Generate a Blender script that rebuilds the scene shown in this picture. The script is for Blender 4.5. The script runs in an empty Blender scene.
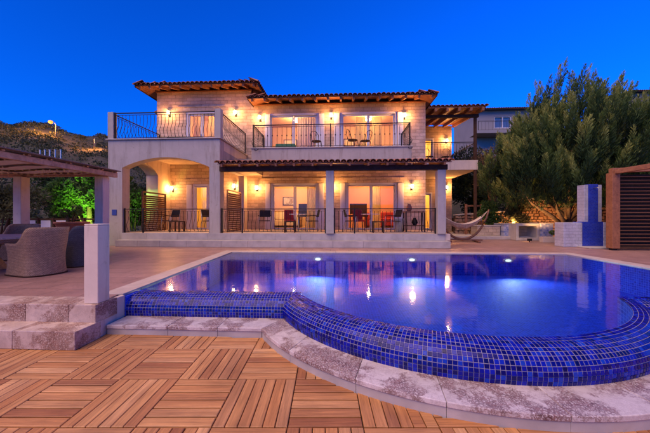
import bpy, bmesh, math, random
import numpy as np
from mathutils import Vector, Matrix
R = math.radians
PI = math.pi
random.seed(7)
rng = np.random.default_rng(7)
sc = bpy.context.scene
C = sc.collection

# ------------------------------------------------------------------ camera, sky, sun, exposure
cam_d = bpy.data.cameras.new('camera'); cam = bpy.data.objects.new('camera', cam_d); C.objects.link(cam)
cam_d.sensor_width = 36; cam_d.lens = 16.0; cam_d.clip_start = 0.05; cam_d.clip_end = 3000
cam.location = (0, 0, 1.10); cam.rotation_euler = (R(90), 0, R(3.0))
sc.camera = cam

SUN_DIR = Vector((0.36, 0.42, -0.83)).normalized()      # the way the afterglow travels: from behind the camera, left
w = bpy.data.worlds.new('World'); sc.world = w; w.use_nodes = True
nt = w.node_tree; nt.nodes.clear()
sky = nt.nodes.new('ShaderNodeTexSky'); sky.sky_type = 'NISHITA'; sky.sun_disc = False
sky.sun_elevation = R(9.0); sky.sun_rotation = math.atan2(-SUN_DIR.x, -SUN_DIR.y)
sky.air_density = 1.0; sky.dust_density = 0.0; sky.ozone_density = 6.0
tint = nt.nodes.new('ShaderNodeMix'); tint.data_type = 'RGBA'; tint.blend_type = 'MULTIPLY'; tint.inputs[0].default_value = 1.0
nt.links.new(sky.outputs[0], tint.inputs[6]); tint.inputs[7].default_value = (0.02, 0.53, 1.55, 1)
bg = nt.nodes.new('ShaderNodeBackground'); bg.inputs['Strength'].default_value = 0.115
wo = nt.nodes.new('ShaderNodeOutputWorld')
nt.links.new(tint.outputs[2], bg.inputs['Color']); nt.links.new(bg.outputs[0], wo.inputs[0])

sun_d = bpy.data.lights.new('sun', 'SUN'); sun_d.energy = 1.8; sun_d.angle = R(60); sun_d.color = (1.0, 0.66, 0.44)
sun = bpy.data.objects.new('sun', sun_d); C.objects.link(sun); sun.location = (-8, -12, 9)
sun.rotation_euler = SUN_DIR.to_track_quat('-Z', 'Y').to_euler()

vs = sc.view_settings; vs.view_transform = 'Standard'; vs.look = 'None'; vs.gamma = 1.0; vs.use_curve_mapping = False; vs.exposure = 1.1
sc.render.engine = 'CYCLES'
cy = sc.cycles
cy.use_denoising = True; cy.max_bounces = 7; cy.diffuse_bounces = 3; cy.glossy_bounces = 4; cy.transmission_bounces = 4
cy.transparent_max_bounces = 16; cy.sample_clamp_indirect = 4.0; cy.caustics_reflective = False; cy.caustics_refractive = False
cy.use_light_tree = True

# ------------------------------------------------------------------ materials
MATS = {}
class N:
    """small node-tree helper"""
    def __init__(s, name):
        s.m = bpy.data.materials.new(name); s.m.use_nodes = True; s.t = s.m.node_tree; s.t.nodes.clear()
        s.o = s.t.nodes.new('ShaderNodeOutputMaterial'); MATS[name] = s.m
    def n(s, kind, **kw):
        x = s.t.nodes.new('ShaderNode' + kind)
        for k, v in kw.items():
            if k.startswith('i_'): x.inputs[int(k[2:])].default_value = v
            else: setattr(x, k, v)
        return x
    def l(s, a, b): s.t.links.new(a, b)
    def coords(s, scale=(1, 1, 1), which='Object', rot=(0, 0, 0)):
        c = s.n('TexCoord'); m = s.n('Mapping'); m.inputs['Scale'].default_value = scale; m.inputs['Rotation'].default_value = rot
        s.l(c.outputs[which], m.inputs[0]); return m.outputs[0]
    def noise(s, vec, scale, detail=4, rough=.55, dist=0):
        x = s.n('TexNoise'); x.inputs['Scale'].default_value = scale; x.inputs['Detail'].default_value = detail
        x.inputs['Roughness'].default_value = rough; x.inputs['Distortion'].default_value = dist; s.l(vec, x.inputs['Vector']); return x.outputs[0]
    def ramp(s, fac, stops):
        r = s.n('ValToRGB'); e = r.color_ramp.elements
        while len(e) < len(stops): e.new(0.5)
        for i, (p, c) in enumerate(stops): e[i].position = p; e[i].color = (*c, 1) if len(c) == 3 else c
        s.l(fac, r.inputs[0]); return r.outputs[0]
    def mix(s, fac, a, b, mode='MIX'):
        x = s.n('Mix', data_type='RGBA', blend_type=mode)
        for v, k in ((fac, 0), (a, 6), (b, 7)):
            if isinstance(v, (int, float)): x.inputs[k].default_value = v
            elif isinstance(v, tuple): x.inputs[k].default_value = (*v, 1)
            else: s.l(v, x.inputs[k])
        return x.outputs[2]
    def bump(s, h, strength=.3, dist=.02):
        b = s.n('Bump'); b.inputs['Strength'].default_value = strength; b.inputs['Distance'].default_value = dist; s.l(h, b.inputs['Height']); return b.outputs[0]
    def pbr(s, col, rough=.6, metal=0, normal=None, spec=.5, emit=None, estr=0):
        p = s.n('BsdfPrincipled')
        if isinstance(col, tuple): p.inputs['Base Color'].default_value = (*col, 1)
        else: s.l(col, p.inputs['Base Color'])
        if isinstance(rough, (int, float)): p.inputs['Roughness'].default_value = rough
        else: s.l(rough, p.inputs['Roughness'])
        p.inputs['Metallic'].default_value = metal; p.inputs['Specular IOR Level'].default_value = spec
        if normal is not None: s.l(normal, p.inputs['Normal'])
        if emit: p.inputs['Emission Color'].default_value = (*emit, 1); p.inputs['Emission Strength'].default_value = estr
        s.l(p.outputs[0], s.o.inputs[0]); return p

def simple(name, col, rough=.6, metal=0, var=.12, scale=6, bump=.15, spec=.5, bdist=.01):
    a = N(name); v = a.coords(); n = a.noise(v, scale, 6)
    c = a.ramp(n, [(.25, tuple(max(0, x*(1-var)) for x in col)), (.75, tuple(x*(1+var) for x in col))])
    a.pbr(c, rough, metal, a.bump(a.noise(v, scale*8, 3), bump, bdist) if bump else None, spec); return a.m

def emis(name, col, s):
    a = N(name); a.pbr((.02, .02, .02), .6, emit=col, estr=s, spec=.1); return a.m

def plaster(name, col):
    a = N(name); v = a.coords(); c = a.ramp(a.noise(v, 1.6, 7, .65), [(.25, tuple(x * .84 for x in col)), (.75, tuple(x * 1.08 for x in col))])
    st = a.noise(a.coords(scale=(5, 5, .5)), 1.0, 6, .7); c = a.mix(.8, c, a.ramp(st, [(.30, (.66, .62, .58)), (.48, (1, 1, 1))]), 'MULTIPLY')
    sp = a.noise(v, 9, 3); c = a.mix(.5, c, a.ramp(sp, [(.27, (.72, .66, .6)), (.36, (1, 1, 1))]), 'MULTIPLY')
    a.pbr(c, .88, normal=a.bump(a.noise(v, 22, 6, .7), .25, .01), spec=.25)
plaster('plaster', (.48, .42, .34)); plaster('pillar_plaster_lit', (.76, .63, .49)); plaster('plaster_lamplit', (.70, .56, .41))  # second and third are lighter copies with warm light put into their colour
simple('white_paint', (.70, .68, .66), .5, var=.05, scale=3, bump=.05)
simple('iron', (.020, .016, .015), .6, .2, bump=.05, spec=.3)
simple('dark_wood', (.075, .038, .022), .85, var=.3, scale=9, bump=.3, spec=.12)
simple('rope', (.55, .47, .36), .9, var=.2, scale=40, bump=.4)
simple('terracotta', (.42, .15, .07), .8, var=.2, scale=9)
simple('fabric_dark', (.05, .04, .034), .95, var=.3, scale=30, spec=.08)
simple('fabric_red', (.38, .03, .025), .85, var=.2, scale=20)
simple('fabric_green', (.05, .16, .09), .85, var=.2, scale=20)
def cloth(name, col, tr):
    a = N(name); v = a.coords(); c = a.ramp(a.noise(v, 5, 4), [(.3, tuple(x * .9 for x in col)), (.7, tuple(min(1, x * 1.08) for x in col))])
    p = a.pbr(c, .9, spec=.1); t_ = a.n('BsdfTranslucent'); a.l(c, t_.inputs[0]); mx = a.n('MixShader'); mx.inputs[0].default_value = tr
    a.l(p.outputs[0], mx.inputs[1]); a.l(t_.outputs[0], mx.inputs[2]); a.l(mx.outputs[0], a.o.inputs[0])
cloth('curtain', (.82, .66, .36), .6); cloth('curtain_pale', (.72, .60, .60), .45)
simple('shade_cloth', (.78, .66, .54), .9, var=.1, scale=5)
simple('bark', (.11, .065, .04), .95, var=.4, scale=14, bump=.8, bdist=.03)
simple('soil', (.07, .045, .03), 1, var=.4, scale=14, bump=.6)
simple('steel', (.5, .5, .5), .35, .9, var=.05, bump=0)
simple('interior_wall', (.70, .45, .25), .9, var=.05, scale=2, bump=.03)
simple('interior_floor', (.34, .2, .11), .5, var=.1, scale=3, bump=.03)
simple('concrete', (.34, .31, .29), .9, var=.15, scale=4, bump=.3)
simple('far_wall', (.30, .275, .26), .9, var=.1, scale=.8, bump=.1)
simple('paint_blue', (.03, .06, .28), .6, bump=0)
simple('screen_black', (.02, .015, .012), .7, bump=0, spec=.1)
emis('bulb_warm', (1.0, .66, .30), 22)
emis('bulb_street', (1.0, .34, .05), 0.9)
emis('bulb_pool', (1.0, .78, .46), 2.0)
emis('bulb_green', (.35, 1, .12), 12)

def stone_mat(name, c1, c2, mortar, scale, width, height, msize=.012, bump=.5, rough=.85, vecrot=(R(90), 0, 0)):
    a = N(name); v = a.coords(rot=vecrot)
    b = a.n('TexBrick'); b.offset = .5; b.squash = 1.0
    b.inputs['Scale'].default_value = scale; b.inputs['Brick Width'].default_value = width; b.inputs['Row Height'].default_value = height
    b.inputs['Mortar Size'].default_value = msize; b.inputs['Mortar Smooth'].default_value = .4; b.inputs['Bias'].default_value = 0
    b.inputs['Color1'].default_value = (*c1, 1); b.inputs['Color2'].default_value = (*c2, 1); b.inputs['Mortar'].default_value = (*mortar, 1)
    dv = a.n('VectorMath', operation='ADD'); a.l(v, dv.inputs[0])
    nz = a.n('TexNoise'); nz.inputs['Scale'].default_value = 5; a.l(v, nz.inputs['Vector'])
    sb = a.n('VectorMath', operation='SCALE'); sb.inputs['Scale'].default_value = .03; a.l(nz.outputs[1], sb.inputs[0]); a.l(sb.outputs[0], dv.inputs[1])
    a.l(dv.outputs[0], b.inputs['Vector'])
    n2 = a.noise(v, 3.2, 6); n3 = a.noise(v, 26, 4)
    col = a.mix(.55, b.outputs[0], a.ramp(n2, [(.3, (.62, .6, .58)), (.7, (1.15, 1.12, 1.1))]), 'MULTIPLY')
    col = a.mix(.4, col, a.ramp(n3, [(.3, (.7, .7, .7)), (.65, (1.1, 1.1, 1.1))]), 'MULTIPLY')
    inv = a.n('Math', operation='SUBTRACT'); inv.inputs[0].default_value = 1; a.l(b.outputs[1], inv.inputs[1])
    ad = a.n('Math', operation='MULTIPLY_ADD'); a.l(n3, ad.inputs[0]); ad.inputs[1].default_value = .5; a.l(inv.outputs[0], ad.inputs[2])
    a.pbr(col, rough, normal=a.bump(ad.outputs[0], bump, .02)); return a.m
stone_mat('house_stone', (.68, .53, .38), (.50, .38, .27), (.43, .33, .23), 1.0, .37, .155, .010, .9)
stone_mat('paving', (.42, .245, .195), (.33, .19, .15), (.19, .115, .09), 1.0, .6, .42, .009, .3, .42, (0, 0, 0))
stone_mat('white_tile', (.52, .52, .58), (.48, .48, .55), (.30, .30, .34), 1.0, .22, .11, .006, .2, .35)
stone_mat('blue_mosaic_wall', (.012, .035, .42), (.02, .06, .55), (.10, .12, .35), 1.0, .05, .05, .004, .2, .25)
stone_mat('patterned_tile', (.62, .62, .66), (.16, .22, .46), (.45, .45, .5), 1.0, .10, .10, .008, .1, .4)

def marble(name, lo, hi, d0, d1):
    a = N(name); v = a.coords(); oi = a.n('ObjectInfo')
    off = a.n('VectorMath', operation='ADD'); cx = a.n('CombineXYZ'); a.l(oi.outputs['Random'], cx.inputs[0])
    s2 = a.n('VectorMath', operation='SCALE'); s2.inputs['Scale'].default_value = 37; a.l(cx.outputs[0], s2.inputs[0]); a.l(v, off.inputs[0]); a.l(s2.outputs[0], off.inputs[1]); v = off.outputs[0]
    def warp(vec, sc_, am):
        nz = a.n('TexNoise'); nz.inputs['Scale'].default_value = sc_; nz.inputs['Detail'].default_value = 6; nz.inputs['Roughness'].default_value = .7; a.l(vec, nz.inputs['Vector'])
        sb = a.n('VectorMath', operation='SCALE'); sb.inputs['Scale'].default_value = am; a.l(nz.outputs[1], sb.inputs[0]); d = a.n('VectorMath', operation='ADD'); a.l(vec, d.inputs[0]); a.l(sb.outputs[0], d.inputs[1]); return d.outputs[0]
    v1 = warp(v, 9, .10)
    frag = a.n('TexVoronoi'); frag.inputs['Scale'].default_value = 42; a.l(v1, frag.inputs['Vector'])
    edge = a.n('TexVoronoi', feature='DISTANCE_TO_EDGE'); edge.inputs['Scale'].default_value = 42; a.l(v1, edge.inputs['Vector'])
    patch = a.noise(warp(v, 3, .3), 2.4, 6, .68)
    pm = a.ramp(patch, [(.47, (0, 0, 0)), (.52, (.75, .75, .75)), (.64, (1, 1, 1))])
    ed = a.ramp(edge.outputs['Distance'], [(.0, (1, 1, 1)), (.10, (.95, .95, .95)), (.20, (.35, .35, .35)), (.34, (.05, .05, .05))])
    mott = a.ramp(a.noise(v1, 40, 5, .7), [(.50, (0, 0, 0)), (.60, (.8, .8, .8))])
    vm = a.mix(1.0, a.mix(1.0, ed, mott, 'LIGHTEN'), pm, 'MULTIPLY')
    hair = a.ramp(a.noise(warp(v, 4, .5), 5, 8, .75), [(.47, (0, 0, 0)), (.5, (.5, .5, .5)), (.53, (0, 0, 0))])
    base = a.ramp(a.noise(v, 5, 7, .65), [(.3, lo), (.7, hi)])
    base = a.mix(hair, base, (.30, .22, .20))
    col = a.mix(vm, base, a.ramp(a.noise(v, 30, 3), [(.35, d0), (.7, d1)]))
    a.pbr(col, a.ramp(patch, [(.4, (.28, .28, .28)), (.7, (.5, .5, .5))]), normal=a.bump(a.noise(v, 60, 3), .1, .004))
marble('marble', (.52, .45, .40), (.72, .64, .59), (.11, .045, .04), (.27, .14, .12))
marble('marble_warm_lit', (.50, .37, .27), (.70, .55, .43), (.15, .06, .035), (.32, .16, .10))  # copy for the steps, warm terrace light put into its colour
simple('coping_stone', (.50, .40, .33), .55, var=.14, scale=4, bump=.15)
simple('pale_stone', (.45, .40, .34), .7, var=.22, scale=3, bump=.15)

def wood(name, cols, island=False, rough=.55, grain=(3, 60, 60), seed=1):
    a = N(name)
    if island:
        g = a.n('NewGeometry'); rnd = g.outputs['Random Per Island']
    else:
        o = a.n('ObjectInfo'); rnd = o.outputs['Random']
    v = a.coords(scale=grain)
    cx = a.n('CombineXYZ'); a.l(rnd, cx.inputs[0]); a.l(rnd, cx.inputs[2])
    s2 = a.n('VectorMath', operation='SCALE'); s2.inputs['Scale'].default_value = 91; a.l(cx.outputs[0], s2.inputs[0])
    ad = a.n('VectorMath', operation='ADD'); a.l(v, ad.inputs[0]); a.l(s2.outputs[0], ad.inputs[1])
    g1 = a.noise(ad.outputs[0], 1.0, 5, .6, .6); g2 = a.noise(ad.outputs[0], .18, 3, .5, .8)
    base = a.ramp(rnd, [(i/(len(cols)-1), c) for i, c in enumerate(cols)])
    col = a.mix(.65, base, a.ramp(g1, [(.28, (.45, .40, .36)), (.62, (1.15, 1.12, 1.1))]), 'MULTIPLY')
    col = a.mix(.5, col, a.ramp(g2, [(.3, (.7, .62, .58)), (.65, (1.15, 1.15, 1.15))]), 'MULTIPLY')
    if name.startswith('deck'):
        gp = a.n('NewGeometry').outputs['Position']
        col = a.mix(.75, col, a.ramp(a.noise(gp, 1.1, 6, .65), [(.32, (.68, .62, .60)), (.6, (1.06, 1.04, 1.02))]), 'MULTIPLY')
    a.pbr(col, rough, normal=a.bump(g1, .25, .004)); return a.m
DECK = [(.52, .245, .08), (.60, .31, .11), (.32, .125, .042), (.66, .38, .16), (.56, .265, .085), (.40, .17, .058), (.62, .33, .12), (.48, .26, .11)]
wood('deck_wood', DECK); wood('deck_wood_far', DECK, True)
wood('beam_wood', [(.30, .12, .045), (.36, .15, .06)], grain=(14, 14, 14))
wood('slat_wood', [(.16, .07, .035), (.22, .10, .05), (.19, .085, .04)], grain=(8, 40, 40))
wood('pergola_wood', [(.50, .29, .18), (.58, .34, .22)], grain=(10, 10, 10))
wood('grey_board', [(.16, .12, .105), (.22, .165, .14), (.13, .095, .085)], grain=(6, 40, 40))
wood('table_wood', [(.60, .44, .31), (.64, .47, .33)], grain=(5, 30, 30))
wood('roof_board', [(.24, .095, .04), (.30, .12, .055)], grain=(6, 30, 30))

def tile_roof(name, island):
    a = N(name)
    if island: rnd = a.n('NewGeometry').outputs['Random Per Island']
    else: rnd = a.n('ObjectInfo').outputs['Random']
    c = a.ramp(rnd, [(0, (.34, .125, .07)), (.4, (.44, .18, .10)), (.75, (.26, .10, .06)), (1, (.50, .24, .15))])
    v = a.coords(); n = a.noise(v, 12, 5)
    c = a.mix(.6, c, a.ramp(n, [(.3, (.55, .55, .55)), (.7, (1.2, 1.15, 1.1))]), 'MULTIPLY')
    a.pbr(c, .85, normal=a.bump(n, .3, .01))
tile_roof('roof_tile', False); tile_roof('roof_tile_field', True)

def mosaic(name, island):
    a = N(name)
    if island: rnd = a.n('NewGeometry').outputs['Random Per Island']
    else: rnd = a.n('ObjectInfo').outputs['Random']
    c = a.ramp(rnd, [(0, (.001, .002, .08)), (.3, (.002, .003, .17)), (.6, (.003, .006, .26)), (.86, (.005, .012, .36)), (.95, (.008, .05, .42)), (1, (.015, .02, .28))])
    v = a.coords()
    a.pbr(c, .22, normal=a.bump(a.noise(v, 40, 2), .10, .004), spec=.28)
mosaic('mosaic_tile', False); mosaic('mosaic_tiles', True)
simple('grout', (.33, .30, .38), .8, var=.12, scale=12, bump=.1)

def pool_lining(name, rot):
    a = N(name); v = a.coords(rot=rot)
    b = a.n('TexBrick'); b.offset = 0; b.squash = 1
    b.inputs['Scale'].default_value = 1; b.inputs['Brick Width'].default_value = .05; b.inputs['Row Height'].default_value = .05
    b.inputs['Mortar Size'].default_value = .0035; b.inputs['Mortar Smooth'].default_value = .1; b.inputs['Bias'].default_value = 0
    b.inputs['Color1'].default_value = (.004, .018, .42, 1); b.inputs['Color2'].default_value = (.008, .06, .70, 1); b.inputs['Mortar'].default_value = (.09, .16, .80, 1)
    a.l(v, b.inputs['Vector'])
    a.pbr(b.outputs[0], .75, spec=.15)
pool_lining('pool_floor_tiles', (0, 0, 0)); pool_lining('pool_wall_tiles_x', (R(90), 0, 0)); pool_lining('pool_wall_tiles_y', (0, R(90), 0))

def water():
    a = N('water'); v = a.coords(scale=(1, 1, 1))
    h = a.noise(v, 5.5, 2, .5, .3)
    bm = a.bump(h, .030, .05)
    fr = a.n('Fresnel'); fr.inputs[0].default_value = 1.33; a.l(bm, fr.inputs['Normal'])
    tr = a.n('BsdfTransparent'); tr.inputs[0].default_value = (.36, .62, 1.0, 1)
    gl = a.n('BsdfGlossy'); gl.inputs['Roughness'].default_value = .065; gl.inputs[0].default_value = (1, 1, 1, 1); a.l(bm, gl.inputs['Normal'])
    mx = a.n('MixShader'); a.l(fr.outputs[0], mx.inputs[0]); a.l(tr.outputs[0], mx.inputs[1]); a.l(gl.outputs[0], mx.inputs[2]); a.l(mx.outputs[0], a.o.inputs[0])
water()
def glass():
    a = N('glass'); fr = a.n('Fresnel'); fr.inputs[0].default_value = 1.45
    tr = a.n('BsdfTransparent'); tr.inputs[0].default_value = (.95, .96, .96, 1)
    gl = a.n('BsdfGlossy'); gl.inputs['Roughness'].default_value = .01
    mx = a.n('MixShader'); a.l(fr.outputs[0], mx.inputs[0]); a.l(tr.outputs[0], mx.inputs[1]); a.l(gl.outputs[0], mx.inputs[2]); a.l(mx.outputs[0], a.o.inputs[0])
glass()
def wicker(name, c1, c2):
    a = N(name); v = a.coords()
    b = a.n('TexBrick'); b.offset = .5
    b.inputs['Scale'].default_value = 1; b.inputs['Brick Width'].default_value = .040; b.inputs['Row Height'].default_value = .020
    b.inputs['Mortar Size'].default_value = .003; b.inputs['Mortar Smooth'].default_value = .6
    b.inputs['Color1'].default_value = (*c1, 1); b.inputs['Color2'].default_value = (*c2, 1); b.inputs['Mortar'].default_value = (c1[0]*.25, c1[1]*.25, c1[2]*.25, 1)
    u = a.n('UVMap') if False else a.n('TexCoord'); a.l(u.outputs['UV'], b.inputs['Vector'])
    inv = a.n('Math', operation='SUBTRACT'); inv.inputs[0].default_value = 1; a.l(b.outputs[1], inv.inputs[1])
    n = a.noise(v, 25, 4)
    a.pbr(a.mix(.5, b.outputs[0], a.ramp(n, [(.3, (.6, .6, .6)), (.7, (1.2, 1.2, 1.2))]), 'MULTIPLY'), .7, normal=a.bump(inv.outputs[0], .8, .008))
wicker('wicker', (.54, .33, .18), (.42, .25, .14)); wicker('wicker_dark', (.12, .105, .11), (.085, .075, .085))

def leaf(name, cols, rough=.6):
    a = N(name); rnd = a.n('NewGeometry').outputs['Random Per Island']
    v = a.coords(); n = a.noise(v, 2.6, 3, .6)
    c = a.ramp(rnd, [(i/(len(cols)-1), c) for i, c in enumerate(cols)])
    c = a.mix(.8, c, a.ramp(n, [(.34, (.30, .32, .30)), (.62, (1.5, 1.45, 1.2))]), 'MULTIPLY')  # lit and shaded tufts painted in by strong noise contrast
    p = a.pbr(c, rough, spec=.25)
    tl = a.n('BsdfTranslucent'); a.l(c, tl.inputs[0]); mx = a.n('MixShader'); mx.inputs[0].default_value = .3
    a.l(p.outputs[0], mx.inputs[1]); a.l(tl.outputs[0], mx.inputs[2]); a.l(mx.outputs[0], a.o.inputs[0])
a = N('leaf_juniper'); at_ = a.n('Attribute', attribute_name='growth_light'); rnd_ = a.n('NewGeometry').outputs['Random Per Island']
c_ = a.ramp(at_.outputs['Fac'], [(.20, (.010, .026, .010)), (.50, (.034, .075, .020)), (.80, (.125, .19, .04)), (1.0, (.33, .36, .08))])  # tips paler as new shoots, with lit and shaded plumes painted in
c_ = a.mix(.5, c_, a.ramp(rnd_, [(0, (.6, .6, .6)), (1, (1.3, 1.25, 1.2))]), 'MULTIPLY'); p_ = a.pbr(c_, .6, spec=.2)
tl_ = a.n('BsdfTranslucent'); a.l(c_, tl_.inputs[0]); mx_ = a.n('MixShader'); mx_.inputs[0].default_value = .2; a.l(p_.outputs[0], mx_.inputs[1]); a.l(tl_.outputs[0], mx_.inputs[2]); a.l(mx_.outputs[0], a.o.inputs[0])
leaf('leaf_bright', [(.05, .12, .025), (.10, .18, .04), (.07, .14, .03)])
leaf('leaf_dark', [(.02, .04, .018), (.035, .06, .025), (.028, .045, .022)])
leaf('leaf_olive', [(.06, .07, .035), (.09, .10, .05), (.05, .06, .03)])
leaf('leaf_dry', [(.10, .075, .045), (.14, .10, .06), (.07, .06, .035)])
def ground_mat():
    a = N('hillside'); v = a.coords(); n = a.noise(v, .06, 8, .65); n2 = a.noise(v, .5, 6, .7)
    c = a.ramp(n, [(.38, (.026, .030, .015)), (.55, (.055, .048, .03)), (.75, (.14, .10, .07))])
    c = a.mix(.6, c, a.ramp(n2, [(.3, (.5, .5, .5)), (.7, (1.3, 1.25, 1.2))]), 'MULTIPLY')
    a.pbr(c, 1, normal=a.bump(n2, .6, .6))
ground_mat()

# ------------------------------------------------------------------ mesh helpers
POS = {}
def wpos(o): return POS.get(o.name, Vector((0, 0, 0))) if o else Vector((0, 0, 0))
def tag(o, label=None, cat=None, group=None, kind=None):
    if label: o['label'] = label
    if cat: o['category'] = cat
    if group: o['group'] = group
    if kind: o['kind'] = kind
    return o
def thing(name, label, cat, loc=(0, 0, 0), rz=0, group=None):
    o = bpy.data.objects.new(name, None); C.objects.link(o); o.location = loc; o.rotation_euler = (0, 0, rz)
    o.empty_display_size = .1; POS[o.name] = Vector(loc)
    return tag(o, label, cat, group)
def part_empty(name, parent, loc=None):
    o = bpy.data.objects.new(name, None); C.objects.link(o); o.parent = parent; o.empty_display_size = .1
    p = wpos(parent); loc = Vector(loc) if loc is not None else p
    o.location = loc - p; POS[o.name] = loc
    return o
class MB:
    def __init__(s): s.v = []; s.f = []; s.uv = None
    def add(s, v, f):
        k = len(s.v); s.v += [tuple(p) for p in v]; s.f += [tuple(i + k for i in q) for q in f]; return s
    def box(s, x0, x1, y0, y1, z0, z1):
        return s.add([(x0, y0, z0), (x1, y0, z0), (x1, y1, z0), (x0, y1, z0), (x0, y0, z1), (x1, y0, z1), (x1, y1, z1), (x0, y1, z1)],
                     [(0, 3, 2, 1), (4, 5, 6, 7), (0, 1, 5, 4), (1, 2, 6, 5), (2, 3, 7, 6), (3, 0, 4, 7)])
    def prism(s, poly, z0, z1):
        n = len(poly)
        return s.add([(x, y, z0) for x, y in poly] + [(x, y, z1) for x, y in poly],
                     [tuple(range(n - 1, -1, -1)), tuple(range(n, 2 * n))] + [(i, (i + 1) % n, n + (i + 1) % n, n + i) for i in range(n)])
    def extrude(s, poly, axis, a, b):
        """polygon of (u, z) swept along x or y from a to b"""
        n = len(poly)
        P = (lambda u, z, t: (t, u, z)) if axis == 'x' else (lambda u, z, t: (u, t, z))
        return s.add([P(u, z, a) for u, z in poly] + [P(u, z, b) for u, z in poly],
                     [tuple(range(n - 1, -1, -1)), tuple(range(n, 2 * n))] + [(i, (i + 1) % n, n + (i + 1) % n, n + i) for i in range(n)])
    def beam(s, a, b, wd, h):
        a = Vector(a); b = Vector(b); d = (b - a).normalized(); up = Vector((0, 0, 1))
        if abs(d.z) > .95: up = Vector((0, 1, 0))
        r = d.cross(up).normalized() * wd / 2; u = r.cross(d).normalized() * h / 2
        return s.add([a - r - u, a + r - u, a + r + u, a - r + u, b - r - u, b + r - u, b + r + u, b - r + u],
                     [(3, 2, 1, 0), (4, 5, 6, 7), (0, 1, 5, 4), (1, 2, 6, 5), (2, 3, 7, 6), (3, 0, 4, 7)])
    def tube(s, pts, r, n=6):
        pts = [Vector(p) for p in pts]; rr = r if isinstance(r, (list, tuple)) else [r] * len(pts); rings = []
        for i, p in enumerate(pts):
            d = (pts[min(i + 1, len(pts) - 1)] - pts[max(i - 1, 0)]).normalized()
            ax = Vector((0, 0, 1)) if abs(d.z) < .9 else Vector((1, 0, 0))
            a = d.cross(ax).normalized(); b = d.cross(a).normalized()
            rings.append([p + (a * math.cos(2 * PI * k / n) + b * math.sin(2 * PI * k / n)) * rr[i] for k in range(n)])
        v = [q for ring in rings for q in ring]; f = []
        for i in range(len(pts) - 1):
            for k in range(n): f.append((i * n + k, i * n + (k + 1) % n, (i + 1) * n + (k + 1) % n, (i + 1) * n + k))
        f.append(tuple(range(n - 1, -1, -1))); f.append(tuple((len(pts) - 1) * n + k for k in range(n)))
        return s.add(v, f)
    def lathe(s, prof, c=(0, 0, 0), n=20):
        v = []; f = []; m = len(prof)
        for k in range(n):
            a = 2 * PI * k / n
            for r, z in prof: v.append((c[0] + r * math.cos(a), c[1] + r * math.sin(a), c[2] + z))
        for k in range(n):
            for i in range(m - 1): f.append((k * m + i, ((k + 1) % n) * m + i, ((k + 1) % n) * m + i + 1, k * m + i + 1))
        return s.add(v, f)
    def mesh(s, name, off=Vector((0, 0, 0))):
        m = bpy.data.meshes.new(name); m.from_pydata([(x - off[0], y - off[1], z - off[2]) for x, y, z in s.v], [], s.f); m.update(); return m
    def build(s, name, mat, parent=None, smooth=False, bevel=0, label=None, cat=None, group=None, kind=None):
        off = wpos(parent); m = s.mesh(name, off); m.materials.append(MATS[mat])
        if smooth:
            for p in m.polygons: p.use_smooth = True
        o = bpy.data.objects.new(name, m); C.objects.link(o); o.parent = parent; POS[o.name] = off.copy()
        if bevel:
            b = o.modifiers.new('bevel', 'BEVEL'); b.width = bevel; b.segments = 2; b.limit_method = 'ANGLE'
        return tag(o, label, cat, group, kind)
def inst(name, mesh, parent, loc, rot=None, scale=None):
    """one more object on shared mesh data; loc in world space (parents are never rotated here)"""
    o = bpy.data.objects.new(name, mesh); C.objects.link(o); o.parent = parent; o.location = Vector(loc) - wpos(parent)
    if rot is not None: o.rotation_euler = rot
    if scale is not None: o.scale = scale
    return o
def shared(mb, name, mat, smooth=False):
    m = mb.mesh(name); m.materials.append(MATS[mat])
    if smooth:
        for p in m.polygons: p.use_smooth = True
    return m
def copy_tree(o, loc, rz, label=None, group=None):
    r = o.copy(); C.objects.link(r); r.location = loc; r.rotation_euler = (0, 0, rz); POS[r.name] = Vector(loc)
    if label: r['label'] = label
    if group: r['group'] = group
    for ch in list(o.children):
        c = ch.copy(); C.objects.link(c); c.parent = r
        for g in list(ch.children):
            d = g.copy(); C.objects.link(d); d.parent = c
    return r
def lamp(name, parent, loc, power, color, radius=.05, kind='POINT', rot=None, spot=None):
    d = bpy.data.lights.new(name, kind); d.energy = power; d.color = color; d.shadow_soft_size = radius
    o = bpy.data.objects.new(name, d); C.objects.link(o); o.parent = parent; o.location = Vector(loc) - wpos(parent)
    if rot is not None: o.rotation_euler = rot
    if spot: d.spot_size = spot; d.spot_blend = .9
    return o
WARM = (1.0, .40, .105)

# ------------------------------------------------------------------ ground and hill
def hill_h(x, y):
    d = math.hypot(x, y); az = math.degrees(math.atan2(x, y))          # azimuth, 0 = straight ahead, negative = left
    t = min(max((d - 24) / 105, 0), 1); s = t * t * (3 - 2 * t) * .45 + t * .55
    ridge = 30.2 if az < -40 else max(9, 30.2 - (az + 40) * 0.5)
    ridge += .7 * math.sin(az * .9) + 0.4 * math.sin(az * 2.3 + 1)
    h = ridge * s
    if az > -8: h = max(h, 7.5 * min(1, max(0, (d - 21) / 12)) * min(1, (az + 8) / 12))
    if d > 129: h -= (d - 129) * .05
    h += (math.sin(x * .11 + 1) * math.cos(y * .13) * 1.0 + math.sin(x * .31) * math.sin(y * .27 + 2) * .45) * min(1, max(0, (d - 26) / 40))
    return -1.6 + max(h, 0)
v = []; f = []; na, rad = 150, [0, 8, 14, 19, 23, 26, 29, 32, 35, 39, 43, 48, 53, 58, 64, 70, 76, 82, 88, 95, 102, 110, 118, 124, 129, 135, 150, 200, 320, 700, 1600]
for r in rad:
    for k in range(na):
        a = 2 * PI * k / na; x, y = r * math.sin(a), r * math.cos(a)
        v.append((x, y, hill_h(x, y) if (y > -30 and r < 330) else -1.6))
for i in range(len(rad) - 1):
    for k in range(na): f.append((i * na + k, i * na + (k + 1) % na, (i + 1) * na + (k + 1) % na, (i + 1) * na + k))
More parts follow.
